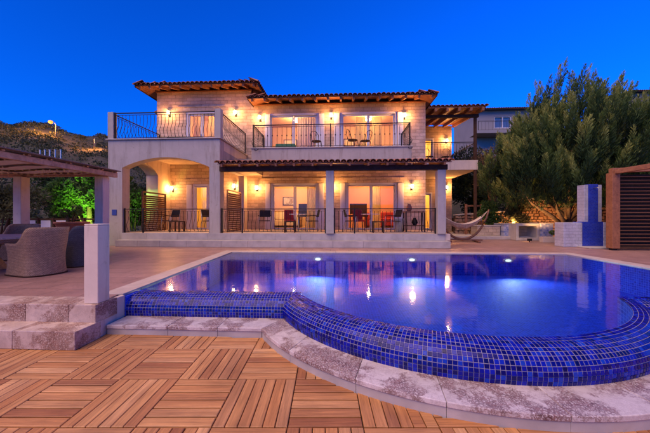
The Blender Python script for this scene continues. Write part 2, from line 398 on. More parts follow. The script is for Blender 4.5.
MB().add(v, f).build('ground', 'hillside', smooth=True, kind='structure')

# ------------------------------------------------------------------ terrace blocks (top at z = 0), pool hole between them
ter = MB()
ter.prism([(-17, 3.50), (-3.11, 3.50), (-3.14, 3.93), (-3.70, 8.8), (-3.70, 9.05), (-3.70, 19.5), (-17, 19.5)], -1.3, -.004)
ter.prism([(-3.70, 9.12), (6.93, 9.12), (6.93, 19.5), (-3.70, 19.5)], -1.3, -.004)
ter.prism([(6.93, 4.0), (18, 4.0), (18, 19.5), (6.93, 19.5)], -1.3, -.004)
terrace = ter.build('terrace', 'paving', kind='structure')
pt = MB().box(-3.10, -3.03, 3.42, 3.92, -.9, -.006); pt.build('retaining_edge', 'pillar_plaster_lit', terrace, bevel=.008)

# ------------------------------------------------------------------ wooden deck: planks laid in basket-weave squares
DZ = -.42
_c3, _s3 = math.cos(R(3)), math.sin(R(3))
_arc = [(1.626 + 2.88 * math.cos(a), 5.184 + 2.88 * math.sin(a)) for a in [R(-28 - 124 * k / 40) for k in range(41)]]
_poly = [(x * _c3 + y * _s3, -x * _s3 + y * _c3) for x, y in [(8.0, 3.75)] + _arc + [(-3.0, 3.7), (-9.0, 3.35)]]
_poly = [(-9.0, -3.0), (7.6, -3.0)] + _poly
deck = MB().prism(_poly, DZ - .10, DZ - .030)
deck_o = bpy.data.objects.new('wood_deck', deck.mesh('wood_deck')); deck_o.data.materials.append(MATS['soil']); C.objects.link(deck_o); POS[deck_o.name] = Vector((0, 0, 0))
deck_o.rotation_euler = (0, 0, R(3)); deck_o['kind'] = 'structure'
PX, PY = .55, .62
def plank_mb(L, W):
    c = .004; h = .024; a, b = L / 2, W / 2; m = MB()
    m.add([(-a, -b, -h), (a, -b, -h), (a, b, -h), (-a, b, -h), (-a, -b, -c), (a, -b, -c), (a, b, -c), (-a, b, -c),
           (-a + c, -b + c, 0), (a - c, -b + c, 0), (a - c, b - c, 0), (-a + c, b - c, 0)],
          [(0, 1, 5, 4), (1, 2, 6, 5), (2, 3, 7, 6), (3, 0, 4, 7), (4, 5, 9, 8), (5, 6, 10, 9), (6, 7, 11, 10), (7, 4, 8, 11), (8, 9, 10, 11)])
    return m
pm_h = shared(plank_mb(PX - .010, PY / 6 - .017), 'plank', 'deck_wood'); pm_v = shared(plank_mb(PY - .009, PX / 6 - .0065), 'plank', 'deck_wood')
CX, CY, RL, RB, YS = 1.626, 5.184, 2.42, 2.72, 4.22      # pool bulge: centre, lip radius, base radius; straight lip line
RUN = RB - RL
cs3, sn3 = math.cos(R(3)), math.sin(R(3))
planks = []
for i in range(-16, 13):
    for j in range(-8, 4):
        r0, d0 = -.272 + i * PX, 2.09 + j * PY
        for k in range(6):
            if (i + j) % 2 == 0: cx, cy_, rz = r0 + PX / 2, d0 + (k + .5) * PY / 6, 0
            else: cx, cy_, rz = r0 + (k + .5) * PX / 6, d0 + PY / 2, PI / 2
            X, Y = cx * cs3 - cy_ * sn3, cx * sn3 + cy_ * cs3
            if math.hypot(X - CX, Y - CY) < 2.70 or (Y > 3.80 and X > -2.9) or (X < -3.1 and Y > 3.55): continue
            vis = cy_ > 1.6 and abs(cx) / max(cy_, .1) < 1.2 and math.hypot(X - CX, Y - CY) > 2.95 and not (X < -3.2 and Y > 3.30)
            planks.append((not vis, cy_ if vis else math.hypot(cx, cy_), cx, cy_, rz))
planks.sort(); rest = MB(); pv = plank_mb(PX - .010, PY / 6 - .017); pw = plank_mb(PY - .009, PX / 6 - .0065)
for n_, (_, _, cx, cy_, rz) in enumerate(planks):
    tilt = (random.gauss(0, .002), random.gauss(0, .002), random.gauss(0, .002) + rz)
    zz = DZ - .002 + random.gauss(0, .0008)
    if n_ < 300:
        o = inst('plank', pm_h if rz == 0 else pm_v, deck_o, (cx, cy_, zz), tilt)
        if random.random() < .5: o.rotation_euler[2] += PI
    else:
        src = pv if rz == 0 else pw; M = Matrix.Translation((cx, cy_, zz)) @ Matrix.Rotation(tilt[2], 4, 'Z')
        rest.add([tuple(M @ Vector(p)) for p in src.v], src.f)
rest.build('outer_planks', 'deck_wood_far', deck_o, kind='stuff')

# ------------------------------------------------------------------ steps on the left
steps = thing('stone_steps', 'two broad veined marble steps between wooden deck and terrace by the short pillar', 'steps', (-5, 3.2, DZ))
x = -8.6
while x < -3.03:
    L = random.uniform(.55, .85); x1 = min(x + L, -3.0)
    if -3.0 - x1 < .3: x1 = -3.0
    MB().box(x + .002, x1 - .002, 3.12, 3.48, DZ, -.21).build('tread_stone', 'marble_warm_lit', steps, bevel=.006)
    x = x1
    if x1 >= -3.0: break
x = -8.6
while x < -3.03:
    L = random.uniform(.5, .8); x1 = min(x + L, -3.012)
    if -3.012 - x1 < .3: x1 = -3.012
    MB().box(x + .002, x1 - .002, 3.41, 3.76, -.215, .006).build('tread_stone', 'marble_warm_lit', steps, bevel=.006)
    x = x1
    if x1 >= -3.012: break
pil = thing('short_pillar', 'short white plastered pillar standing at the top of the marble steps', 'pillar', (-3.12, 3.56, 0))
MB().box(-3.215, -3.03, 3.465, 3.65, .007, .985).build('shaft', 'pillar_plaster_lit', pil, bevel=.008)
MB().box(-3.214, -3.031, 3.466, 3.649, .986, 1.005).build('cap', 'pillar_plaster_lit', pil, bevel=.006)

# ------------------------------------------------------------------ swimming pool
WZ = -.012
pool = thing('swimming_pool', 'blue mosaic infinity pool with a round bulge spilling over a tiled lip', 'swimming pool', (1.6, 6.5, -1.4))
XL0, XL1, XR, YF = -3.09, -3.37, 6.60, 8.80           # left edge near / far, right edge, far edge
hc = math.sqrt(RL * RL - (CY - YS) ** 2)
def arc_pts(r, ys, n=64):
    dy = CY - ys; h = math.sqrt(r * r - dy * dy); a0 = math.atan2(-dy, -h); a1 = math.atan2(-dy, h)
    if a0 > 0: a0 -= 2 * PI
    return [(CX + r * math.cos(a0 + (a1 - a0) * k / n), CY + r * math.sin(a0 + (a1 - a0) * k / n)) for k in range(n + 1)]
XE = 8.4                                              # the right straight lip runs on past the frame
inner = [(XL0, YS)] + arc_pts(RL, YS) + [(XR, YS), (XR, YF), (XL1, YF)]
FZ = -.66
MB().add([(x, y, FZ) for x, y in inner], [tuple(range(len(inner)))]).build('pool_floor', 'pool_floor_tiles', pool)
wl = MB(); wly = MB()
for (a, b, mb) in (((XL1, YF), (XR, YF), wl), ((XL0, YS), (XL1, YF), wly), ((XR, YS), (XR, YF), wly)):
    mb.add([(*a, FZ), (*b, FZ), (*b, -.03), (*a, -.03)], [(0, 1, 2, 3)])
wl.build('pool_wall', 'pool_wall_tiles_x', pool); wly.build('pool_wall', 'pool_wall_tiles_y', pool)
fr = MB(); path = inner[:-2]
for a, b in zip(path[:-1], path[1:]): fr.add([(*a, FZ), (*b, FZ), (*b, WZ - .012), (*a, WZ - .012)], [(0, 1, 2, 3)])
fr.build('pool_wall', 'pool_wall_tiles_x', pool)
MB().add([(x, y, WZ) for x, y in inner], [tuple(range(len(inner)))]).build('pool_water', 'water', kind='structure')
# spill-over wall: profile (offset from the lip, height)
PROF = [(0, -.013), (.07, -.017), (.13, -.028), (.185, -.048), (.23, -.078), (.265, -.115), (.29, -.16), (.30, -.205), (.298, -.25), (.288, -.302)]
def prof_at(t):
    L = [0]
    for a, b in zip(PROF[:-1], PROF[1:]): L.append(L[-1] + math.hypot(b[0] - a[0], b[1] - a[1]))
    s = t * L[-1]
    for i in range(len(PROF) - 1):
        if s <= L[i + 1] + 1e-9:
            k = (s - L[i]) / (L[i + 1] - L[i]); a, b = PROF[i], PROF[i + 1]
            return (a[0] + (b[0] - a[0]) * k, a[1] + (b[1] - a[1]) * k), Vector((b[0] - a[0], b[1] - a[1])).normalized(), L[-1]
_, _, PL = prof_at(1)
g = MB()                                              # grout bed
rows_t = [i / 18 for i in range(19)]
def sweep(paths):
    n = len(paths[0]); vv = [p for row in paths for p in row]
    g.add(vv, [(i * n + k, i * n + k + 1, (i + 1) * n + k + 1, (i + 1) * n + k) for i in range(len(paths) - 1) for k in range(n - 1)])
rowsA, rowsL, rowsR = [], [], []
for t in rows_t:
    (o_, z_), _, _ = prof_at(t); A = arc_pts(RL + o_, YS - o_)
    rowsA.append([(x, y, z_) for x, y in A]); rowsL.append([(-3.02, YS - o_, z_), (A[0][0], YS - o_, z_)]); rowsR.append([(A[-1][0], YS - o_, z_), (XE, YS - o_, z_)])
sweep(rowsA); sweep(rowsL); sweep(rowsR)
g.build('grout_bed', 'grout', pool, smooth=True)
th = .0035
def tile_mb():
    m = MB(); b = .5; c = .40
    m.add([(-b, -b, -.5), (b, -b, -.5), (b, b, -.5), (-b, b, -.5), (-b, -b, .3), (b, -b, .3), (b, b, .3), (-b, b, .3), (-c, -c, 1), (c, -c, 1), (c, c, 1), (-c, c, 1)],
          [(0, 1, 5, 4), (1, 2, 6, 5), (2, 3, 7, 6), (3, 0, 4, 7), (4, 5, 9, 8), (5, 6, 10, 9), (6, 7, 11, 10), (7, 4, 8, 11), (8, 9, 10, 11)])
    return m
tiles = []; NR = 12; GAP = .0048; pitch = .0415
campos = Vector((0, 0, 1.1)); F = Vector((-sn3, cs3, 0)); RT = Vector((cs3, sn3, 0))
def add_tile(p, T, S, Nn, wd):
    dd = p - campos; dep = dd.dot(F)
    if dep > .3 and abs(dd.dot(RT) / dep) < 1.14 and dd.z / dep > -.77: size = wd * (PL / NR) / (dep * dep) * max(.05, -(dd.normalized().dot(Nn)))
    else: size = 0
    M = Matrix(((T.x * wd, S.x * (PL / NR - GAP * .8), Nn.x * th, p.x), (T.y * wd, S.y * (PL / NR - GAP * .8), Nn.y * th, p.y), (T.z * wd, S.z * (PL / NR - GAP * .8), Nn.z * th, p.z), (0, 0, 0, 1)))
    tiles.append((size, M))
for rI in range(NR):
    (o_, z_), tv, _ = prof_at((rI + .5) / NR); r = RL + o_; ys = YS - o_
    A = arc_pts(r, ys, 2); a0 = math.atan2(A[0][1] - CY, A[0][0] - CX); a1 = math.atan2(A[-1][1] - CY, A[-1][0] - CX)
    da = pitch / RB
    k0 = int(math.ceil((a0 - (-PI / 2)) / da)); k1 = int(math.floor((a1 + PI / 2) / da))
    for k in range(k0 - 1, k1 + 1):
        a = -PI / 2 + (k + .5) * da; out = Vector((math.cos(a), math.sin(a), 0)); T = Vector((-math.sin(a), math.cos(a), 0))
        S = (out * tv[0] + Vector((0, 0, tv[1]))); Nn = T.cross(S).normalized() * -1
        if Nn.dot(out) < 0 and Nn.z < 0: Nn = -Nn
        add_tile(Vector((CX + r * math.cos(a), CY + r * math.sin(a), z_)), T, S, Nn, pitch * r / RB - GAP * .85)
    for (xa, xb, sgn) in ((-3.02, A[0][0], -1), (A[-1][0], XE, 1)):
        n = int((xb - xa) / pitch); T = Vector((1, 0, 0)); S = Vector((0, -tv[0], tv[1])); Nn = Vector((0, tv[1], tv[0]))
        if Nn.y > 0: Nn = -Nn
        for k in range(n + 1):
            xx = xa + (k + .5) * pitch if sgn < 0 else xb - (k + .5) * pitch
            add_tile(Vector((xx, ys, z_)), T, S, Nn, pitch - GAP)
tiles.sort(key=lambda q: -q[0]); tm = tile_mb(); tmesh = shared(tm, 'mosaic_tile', 'mosaic_tile'); restv = []; restf = []
tl = np.array([(*p, 1) for p in tm.v])
spill = part_empty('spill_wall', pool, (CX, CY - RB, -.30))
for i, (sz, M) in enumerate(tiles):
    if i < 300:
        o = bpy.data.objects.new('mosaic_tile', tmesh); C.objects.link(o); o.parent = spill; o.matrix_local = Matrix.Translation(-wpos(spill)) @ M
    else:
        base = len(restv); restv += [tuple(q) for q in (tl @ np.array(M).T)[:, :3]]; restf += [tuple(j + base for j in q) for q in tm.f]
MB().add(restv, restf).build('mosaic_tiles', 'mosaic_tiles', spill, kind='stuff')
# end face at the left, under the coping
MB().box(-3.095, -3.02, 3.925, 4.24, -.302, -.03).build('mosaic_end', 'pool_wall_tiles_x', spill)
# marble ledge below the lip, in separate stones
LW = .35
ledge = thing('marble_ledge', 'curved marble ledge running along the foot of the blue mosaic pool wall', 'ledge', (CX, 2.2, DZ))
A0 = arc_pts(RB - .03, YS - RUN + .03, 2)
def ledge_stone(poly):
    MB().prism(poly, DZ - .02, -.285).build('ledge_riser', 'pale_stone', ledge)
def off_poly(poly, d): return poly
# straight left: x -3.02 .. joint
ro, ri = RB + LW, RB - .03
Ao = arc_pts(ro, YS - RUN - LW, 60); Ai = arc_pts(ri, YS - RUN + .03, 60)
segs = [(-3.01, -2.2), (-2.2, -1.55), (-1.55, None)]
for a, b in segs:
    if b is None: poly = [(a + .002, YS - RUN - LW), (Ao[0][0] - .001, Ao[0][1]), (Ai[0][0] - .001, Ai[0][1]), (a + .002, YS - RUN + .03)]
    else: poly = [(a + .002, YS - RUN - LW), (b - .002, YS - RUN - LW), (b - .002, YS - RUN + .03), (a + .002, YS - RUN + .03)]
    MB().prism(poly, -.345, -.30).build('ledge_stone', 'marble', ledge, bevel=.006)
    pr = [(x, y + (.012 if y < 3.7 else 0)) for x, y in poly]
    MB().prism(pr, DZ - .02, -.3455).build('riser_stone', 'pale_stone', ledge, bevel=.003)
cuts = [0, 7, 15, 22, 30, 37, 45, 52, 60]
for a, b in zip(cuts[:-1], cuts[1:]):
    poly = Ao[a:b + 1] + Ai[a:b + 1][::-1]
    cxm = sum(p[0] for p in poly) / len(poly); cym = sum(p[1] for p in poly) / len(poly)
    poly = [(cxm + (x - cxm) * .9965, cym + (y - cym) * .9965) for x, y in poly]
    MB().prism(poly, -.345, -.30).build('ledge_stone', 'marble', ledge, bevel=.006)
    pr = [(CX + (x - CX) * .9965, CY + (y - CY) * .9965) for x, y in poly]
    MB().prism(pr, DZ - .02, -.3455).build('riser_stone', 'pale_stone', ledge, bevel=.003)
poly = [(Ao[-1][0], Ao[-1][1]), (XE, YS - RUN - LW), (XE, YS - RUN + .03), (Ai[-1][0], Ai[-1][1])]
MB().prism(poly, -.345, -.30).build('ledge_stone', 'marble', ledge, bevel=.006)
MB().prism([(x, y + .01) for x, y in poly], DZ - .02, -.3455).build('riser_stone', 'pale_stone', ledge, bevel=.003)
# coping round the pool
cop = part_empty('coping', pool, (-3.3, 6, 0))
def lerp(a, b, t): return a + (b - a) * t
n = 12
for i in range(n):
    t0, t1 = i / n, (i + 1) / n; y0, y1 = lerp(3.93, 8.8, t0) + .0015, lerp(3.93, 8.8, t1) - .0015
    xa, xb = lerp(-3.085, XL1, t0), lerp(-3.085, XL1, t1)
    MB().prism([(xa - .30, y0), (xa + .02, y0), (xb + .02, y1), (xb - .30, y1)], -.045, .008).build('coping_stone', 'coping_stone', cop, bevel=.006)
n = 18
for i in range(n):
    x0, x1 = lerp(XL1 - .3, XR + .32, i / n) + .0015, lerp(XL1 - .3, XR + .32, (i + 1) / n) - .0015
    MB().box(x0, x1, YF - .02, YF + .33, -.045, .008).build('coping_stone', 'coping_stone', cop, bevel=.006)
n = 9
for i in range(n):
    y0, y1 = lerp(4.0, YF - .02, i / n) + .0015, lerp(4.0, YF - .02, (i + 1) / n) - .0015
    MB().box(XR - .02, XR + .32, y0, y1, -.045, .008).build('coping_stone', 'coping_stone', cop, bevel=.006)
# underwater lamps in the far wall
for nm, xx in (('left end', -.68), ('middle', 2.15), ('right end', 4.95)):
    t = thing('pool_lamp', f'round lit underwater lamp in the far pool wall, {"leftmost" if nm=="left end" else "middle one" if nm=="middle" else "rightmost"} of three', 'pool lamp', (xx, YF - .03, -.30), group='underwater pool lamps')
    q = MB(); q.lathe([(.0, .03), (.03, .028), (.045, .014), (.05, 0)], n=20)
    q.v = [(x * 1.7 + xx, YF - .005 - z, y * .75 - .20) for x, y, z in q.v]; q.build('lens', 'bulb_pool', t, smooth=True)
    q = MB(); q.lathe([(.05, 0), (.054, .02), (.09, .02), (.095, 0)], n=20)
    q.v = [(x * 1.7 + xx, YF - .004 - z, y * .75 - .20) for x, y, z in q.v]; q.build('ring', 'steel', t, smooth=True)
    lamp('pool_lamp_light', t, (xx, YF - .12, -.20), 155, (1, .90, .74), .06, 'SPOT', (R(-97), 0, 0), R(156))

# ------------------------------------------------------------------ villa
FY = 13.6; FL = .48; UF = 3.95                          # facade plane, terrace floor, upper floor
villa = thing('villa', 'two-storey stone villa with lit doors, iron balconies and tiled roofs behind the pool', 'house', (-2.4, 13.6, 0))
# floor and front steps
MB().box(-8.70, 3.70, 10.562, 13.598, 0, .2355).build('porch_base', 'concrete', villa)
MB().box(-8.22, 3.92, 10.50, 13.6, .236, FL).build('porch_floor', 'plaster_lamplit', villa, bevel=.01)
st = part_empty('front_step', villa)
x = -8.225
while x < 3.78:
    x1 = min(x + random.uniform(.8, 1.3), 3.8)
    if 3.8 - x1 < .4: x1 = 3.8
    MB().box(x + .002, x1 - .002, 10.15, 10.56, 0, .235).build('step_stone', 'pale_stone', st, bevel=.006)
    x = x1
    if x1 >= 3.8: break
x = -8.23
while x < 3.72:
    x1 = min(x + random.uniform(.8, 1.3), 3.73)
    if 3.73 - x1 < .4: x1 = 3.73
    MB().box(x + .002, x1 - .002, 10.47, 10.498, .236, FL + .004).build('step_stone', 'pale_stone', st, bevel=.004)
    x = x1
    if x1 >= 3.73: break
MB().box(-8.9, 3.9, 13.61, 19, 0, FL - .01).build('plinth', 'concrete', villa)

def wall_open(x0, x1, z0, z1, y0, y1, ops):
    """wall slab with rectangular openings (xa, xb, za, zb)"""
    m = MB(); xs = sorted({x0, x1, *[o[0] for o in ops], *[o[1] for o in ops]}); zs = sorted({z0, z1, *[o[2] for o in ops], *[o[3] for o in ops]})
    for i in range(len(xs) - 1):
        run = None
        for j in range(len(zs) - 1):
            cxm, czm = (xs[i] + xs[i + 1]) / 2, (zs[j] + zs[j + 1]) / 2
            hole = any(o[0] < cxm < o[1] and o[2] < czm < o[3] for o in ops)
            if hole:
                if run is not None: m.box(xs[i], xs[i + 1], y0, y1, run, zs[j]); run = None
            elif run is None: run = zs[j]
        if run is not None: m.box(xs[i], xs[i + 1], y0, y1, run, zs[-1])
    return m
D_ARCH = (-7.12, -6.32, FL, 2.66); D_G1 = (-3.30, -1.02, FL, 2.68); D_G2 = (.25, 2.66, FL, 2.68)
D_U0 = (-7.45, -5.95, UF, 6.14); D_U1 = (-3.42, -1.02, UF, 6.0); D_U2 = (.0, 2.64, UF, 6.0)
wall_open(-8.9, 3.95, FL, UF - .002, FY, FY + .3, [D_ARCH, D_G1, D_G2]).build('ground_floor_wall', 'house_stone', villa)
wall_open(-8.9, -4.25, UF, 7.15, FY, FY + .3, [D_U0]).build('upper_wall', 'house_stone', villa)
wall_open(-4.248, 3.95, UF, 6.42, FY, FY + .3, [D_U1, D_U2]).build('upper_wall', 'house_stone', villa)
MB().box(-8.9, -8.6, 13.901, 19, 0, 7.15).build('side_wall', 'house_stone', villa)
MB().box(3.65, 3.95, 13.901, 19, 0, 6.42).build('side_wall', 'house_stone', villa)
MB().box(-4.25, -4.0, 13.901, 19, 6.42, 7.5).build('side_wall', 'house_stone', villa)
# band courses and lintels
for (a, b, z) in ((-3.75, -.6, 2.86), (-.0, 3.0, 2.86), (-7.5, -6.0, 2.84), (-7.9, -5.5, 6.36)):
    MB().box(a, b, FY - .035, FY + .01, z, z + .07).build('lintel', 'house_stone', villa, bevel=.006)
# rooms behind the glass
def room(x0, x1, z0, z1, y0, y1, power, wallmat='interior_wall'):
    m = MB()
    m.add([(x0, y1, z0), (x1, y1, z0), (x1, y1, z1), (x0, y1, z1)], [(0, 1, 2, 3)])
    m.add([(x0, y0, z0), (x0, y1, z0), (x0, y1, z1), (x0, y0, z1)], [(0, 1, 2, 3)])
    m.add([(x1, y0, z0), (x1, y1, z0), (x1, y1, z1), (x1, y0, z1)], [(0, 1, 2, 3)])
    m.add([(x0, y0, z1), (x1, y0, z1), (x1, y1, z1), (x0, y1, z1)], [(0, 1, 2, 3)])
    r = m.build('room_wall', wallmat, villa)
    MB().add([(x0, y0, z0), (x1, y0, z0), (x1, y1, z0), (x0, y1, z0)], [(0, 1, 2, 3)]).build('room_floor', 'interior_floor', villa)
    return r
simple('interior_salmon', (.75, .36, .21), .9, var=.04, scale=2, bump=.03)
simple('interior_yellow', (.78, .58, .22), .9, var=.04, scale=2, bump=.03)
simple('interior_pale', (.62, .50, .52), .9, var=.04, scale=2, bump=.03)
ROOMS = [(-8.4, -5.2, FL + .012, 3.3, 'interior_yellow', 75), (-4.2, -.6, FL + .012, 3.3, 'interior_wall', 85), (-.5, 3.5, FL + .012, 3.3, 'interior_salmon', 85),
         (-8.4, -5.0, UF + .012, 6.8, 'interior_wall', 75), (-4.1, -.6, UF + .012, 6.3, 'interior_wall', 60), (-.5, 3.5, UF + .012, 6.3, 'interior_wall', 75)]
where = ['in the room behind the arched porch', 'in the ground-floor room left of the white column', 'in the ground-floor room right of the white column',
         'in the upper room over the arch', 'in the upper room behind the left balcony door', 'in the upper room behind the right balcony door']
for (x0, x1, z0, z1, m, pw), wh in zip(ROOMS, where):
    room(x0, x1, z0, z1, FY + .302, FY + 3.2, pw, m)
    xc = (x0 + x1) / 2
    t = thing('ceiling_lamp', f'glowing round ceiling lamp {wh}', 'ceiling lamp', (xc, FY + 1.9, z1), group='ceiling lamps in the rooms')
    q = MB(); q.lathe([(0, -.10), (.10, -.085), (.15, -.04), (.16, 0)], (xc, FY + 1.9, z1 - .012), 20); q.build('shade', 'bulb_warm', t, smooth=True)
    q = MB(); q.lathe([(.161, -.02), (.18, -.015), (.18, .0), (0, 0)], (xc, FY + 1.9, z1 - .003), 20); q.build('rim', 'steel', t, smooth=True)
    lamp('ceiling_lamp_light', t, (xc, FY + 1.5, z1 - .35), pw, (1, .58, .22), .12)
# doors
def slider(op, leaves, name='sliding_door', solid=None, y=None):
    x0, x1, z0, z1 = op; y = FY + .14 if y is None else y; fw = .09
    d = part_empty(name, villa, ((x0 + x1) / 2, y, z0))
    m = MB(); m.box(x0, x0 + fw, y - .12, y + .06, z0, z1); m.box(x1 - fw, x1, y - .12, y + .06, z0, z1); m.box(x0 + fw, x1 - fw, y - .12, y + .06, z1 - fw, z1)
    m.build('frame', 'white_paint', d, bevel=.006)
    wdt = (x1 - x0 - 2 * fw) / leaves
    for i in range(leaves):
        a, b = x0 + fw + i * wdt, x0 + fw + (i + 1) * wdt; yy = y - .03 + (i % 2) * .045; s = .065
        m = MB(); m.box(a + .001, a + s, yy - .018, yy + .018, z0 + .012, z1 - fw - .002); m.box(b - s, b - .001, yy - .018, yy + .018, z0 + .012, z1 - fw - .002)
        m.box(a + s, b - s, yy - .018, yy + .018, z0 + .012, z0 + .012 + s); m.box(a + s, b - s, yy - .018, yy + .018, z1 - fw - s, z1 - fw - .002)
        m.build('leaf_frame', 'white_paint', d, bevel=.004)
        MB().box(a + s, b - s, yy - .004, yy + .004, z0 + .012 + s, z1 - fw - s).build('pane', 'glass', d)
    MB().box(x0 + fw + wdt - .05, x0 + fw + wdt - .02, y - .085, y - .05, z0 + .95, z0 + 1.15).build('handle', 'steel', d, bevel=.005)
    return d
slider(D_ARCH, 1, 'glazed_door'); slider(D_G1, 2); slider(D_G2, 2); slider(D_U0, 2); slider(D_U1, 2); slider(D_U2, 2)
# open shutters and door leaves folded back beside the openings
def leaf_panel(x0, x1, z0, z1, y, mat='white_paint', name='shutter'):
    m = MB(); m.box(x0, x1, y - .03, y + .01, z0, z1); s = m.build(name, mat, villa, bevel=.006)
    m = MB(); k = int((z1 - z0 - .2) / .07)
    for i in range(k): m.box(x0 + .05, x1 - .05, y - .040, y - .031, z0 + .1 + i * .07, z0 + .1 + i * .07 + .045)
    m.build('louvre', mat, s)
for a, b, z0, z1 in ((-3.56, -3.32, UF + .01, 5.95), (-1.0, -.74, UF + .01, 5.95), (-.28, -.03, UF + .01, 5.95), (2.67, 2.92, UF + .01, 5.95),
                     (-3.55, -3.32, FL + .01, 2.66), (-1.0, -.76, FL + .01, 2.66), (0.0, .23, FL + .01, 2.66), (2.68, 2.95, FL + .01, 2.66), (-7.4, -7.14, FL + .01, 2.64)):
    leaf_panel(a, b, z0, z1, FY - .02)
# left arched volume
AX0, AX1, SP, AP = -8.23, -4.86, 2.94, 3.32
def arch_curve(a, b, sp, ap, n=24):
    h = (b - a) / 2; rise = ap - sp; rad_ = (h * h + rise * rise) / (2 * rise); cz = ap - rad_; c = (a + b) / 2
    th_ = math.asin(h / rad_)
    return [(c + rad_ * math.sin(-th_ + 2 * th_ * k / n), cz + rad_ * math.cos(-th_ + 2 * th_ * k / n)) for k in range(n + 1)]
top = 3.99
m = MB(); y0, y1 = 10.5, 10.88
cv = arch_curve(AX0, AX1, SP, AP)
m.box(-8.78, AX0, y0, y1, .0, top); m.box(AX1, -4.46, y0, y1, .235, top)
for (a, za), (b, zb) in zip(cv[:-1], cv[1:]):
    m.add([(a, y0, za), (b, y0, zb), (b, y0, top), (a, y0, top), (a, y1, za), (b, y1, zb), (b, y1, top), (a, y1, top)],
          [(0, 1, 2, 3), (7, 6, 5, 4), (0, 4, 5, 1), (3, 2, 6, 7)])
m.build('arch_wall', 'plaster', villa)
# left side wall with its own arched opening
m = MB(); sx0, sx1 = -8.78, -8.23; cv = arch_curve(10.9, 12.66, 2.95, 3.34, 18)
m.box(sx0, sx1, 12.66, 13.598, .0, top)
for (a, za), (b, zb) in zip(cv[:-1], cv[1:]):
    m.add([(sx0, a, za), (sx0, b, zb), (sx0, b, top), (sx0, a, top), (sx1, a, za), (sx1, b, zb), (sx1, b, top), (sx1, a, top)],
          [(3, 2, 1, 0), (4, 5, 6, 7), (0, 1, 5, 4), (3, 7, 6, 2)])
m.box(sx0, sx1, 10.882, 10.898, .0, top); m.box(sx0, sx1, 10.9, 12.66, .0, FL)
m.build('arch_side_wall', 'plaster_lamplit', villa)
MB().box(-8.228, -4.462, 10.883, 13.597, 3.62, 3.985).build('arch_ceiling', 'plaster_lamplit', villa)
MB().box(-8.84, -4.40, 10.44, 13.595, 3.992, 4.03).build('terrace_edge', 'pale_stone', villa, bevel=.008)
MB().box(-8.80, -8.58, 10.50, 10.70, 4.031, 5.06).build('parapet_post', 'plaster', villa, bevel=.012)
MB().box(-4.64, -4.42, 10.48, 10.70, 4.031, 5.10).build('parapet_post', 'plaster', villa, bevel=.012)
# terrace side wall above the porch roof, short wall stub at the back of the porch
MB().box(-4.70, -4.46, 10.89, 13.597, 2.98, 3.615).build('side_beam', 'plaster', villa)
MB().box(-4.70, -4.44, 13.15, 13.597, FL, 2.975).build('wall_stub', 'plaster_lamplit', villa)
# columns and beam of the porch
for xa in (-.515, 3.445):
    MB().box(xa, xa + .29, 10.40, 10.69, FL, 2.755).build('porch_column', 'plaster', villa, bevel=.012)
MB().box(-4.45, 3.80, 10.42, 10.62, 2.76, 2.95).build('porch_beam', 'dark_wood', villa, bevel=.01)
# balcony: fascia, floor, underside
MB().box(-3.70, 2.90, 11.90, 12.15, 3.05, 3.93).build('balcony_fascia', 'plaster', villa, bevel=.01)
MB().box(-3.70, 2.90, 12.152, 13.597, 3.60, 3.93).build('balcony_slab', 'plaster_lamplit', villa)
MB().box(-3.74, 2.94, 11.86, 13.595, 3.932, 3.97).build('balcony_edge', 'pale_stone', villa, bevel=.008)
MB().box(-4.458, -3.702, 12.4, 13.597, 3.05, 3.62).build('balcony_return', 'plaster', villa)

# barrel tiles -----------------------------------------------------
def barrel(L=.46, r0=.105, r1=.088, n=8, t=.016):
    m = MB(); v = []; f = []
    for (y, r) in ((0, r0), (L, r1)):
        for k in range(n + 1):
            a = PI * k / n; v.append((r * math.cos(a), y, r * math.sin(a) * .8))
        for k in range(n, -1, -1):
            a = PI * k / n; v.append(((r - t) * math.cos(a), y, (r - t) * math.sin(a) * .8))
    m_ = 2 * (n + 1)
    for k in range(m_): f.append((k, (k + 1) % m_, m_ + (k + 1) % m_, m_ + k))
    f.append(tuple(range(m_))); f.append(tuple(range(2 * m_ - 1, m_ - 1, -1)))
    return m.add(v, f)
bt = barrel(); bmesh_tile = shared(bt, 'roof_tile', 'roof_tile', True)
btv = [Vector(p) for p in bt.v]
def roof_slope(parent, x0, x1, y_e, z_e, slope, rows, clip=None, front_rows=1, pitch=.205):
    """covers on top, pans between; first rows are separate tiles, the rest one field"""
    n = int((x1 - x0) / pitch); field = MB(); dy = .36
    for j in range(rows):
        for i in range(n + 1):
            x = x0 + i * (x1 - x0) / n
            y = y_e + j * dy * math.cos(slope); z = z_e + j * dy * math.sin(slope)
            if clip and not clip(x, y): continue
            jit = random.gauss(0, .006); zz = z + random.gauss(0, .005) + .035
            rot = (slope + R(2.2), random.gauss(0, .015), random.gauss(0, .012))
            if j < front_rows: inst('roof_tile', bmesh_tile, parent, (x, y + jit, zz), rot)
            else:
                M = Matrix.Translation((x, y, zz)) @ Matrix.Rotation(rot[0], 4, 'X'); field.add([tuple(M @ p) for p in btv], bt.f)
            if i < n:       # pan, turned over
                M = Matrix.Translation((x + pitch / 2, y + jit + (.03 if j == 0 else 0), zz + .035)) @ Matrix.Rotation(rot[0], 4, 'X') @ Matrix.Scale(-1, 4, (0, 0, 1))
                field.add([tuple(M @ p) for p in btv], bt.f)
    if field.v: field.build('tile_field', 'roof_tile_field', parent, smooth=True, kind='stuff')
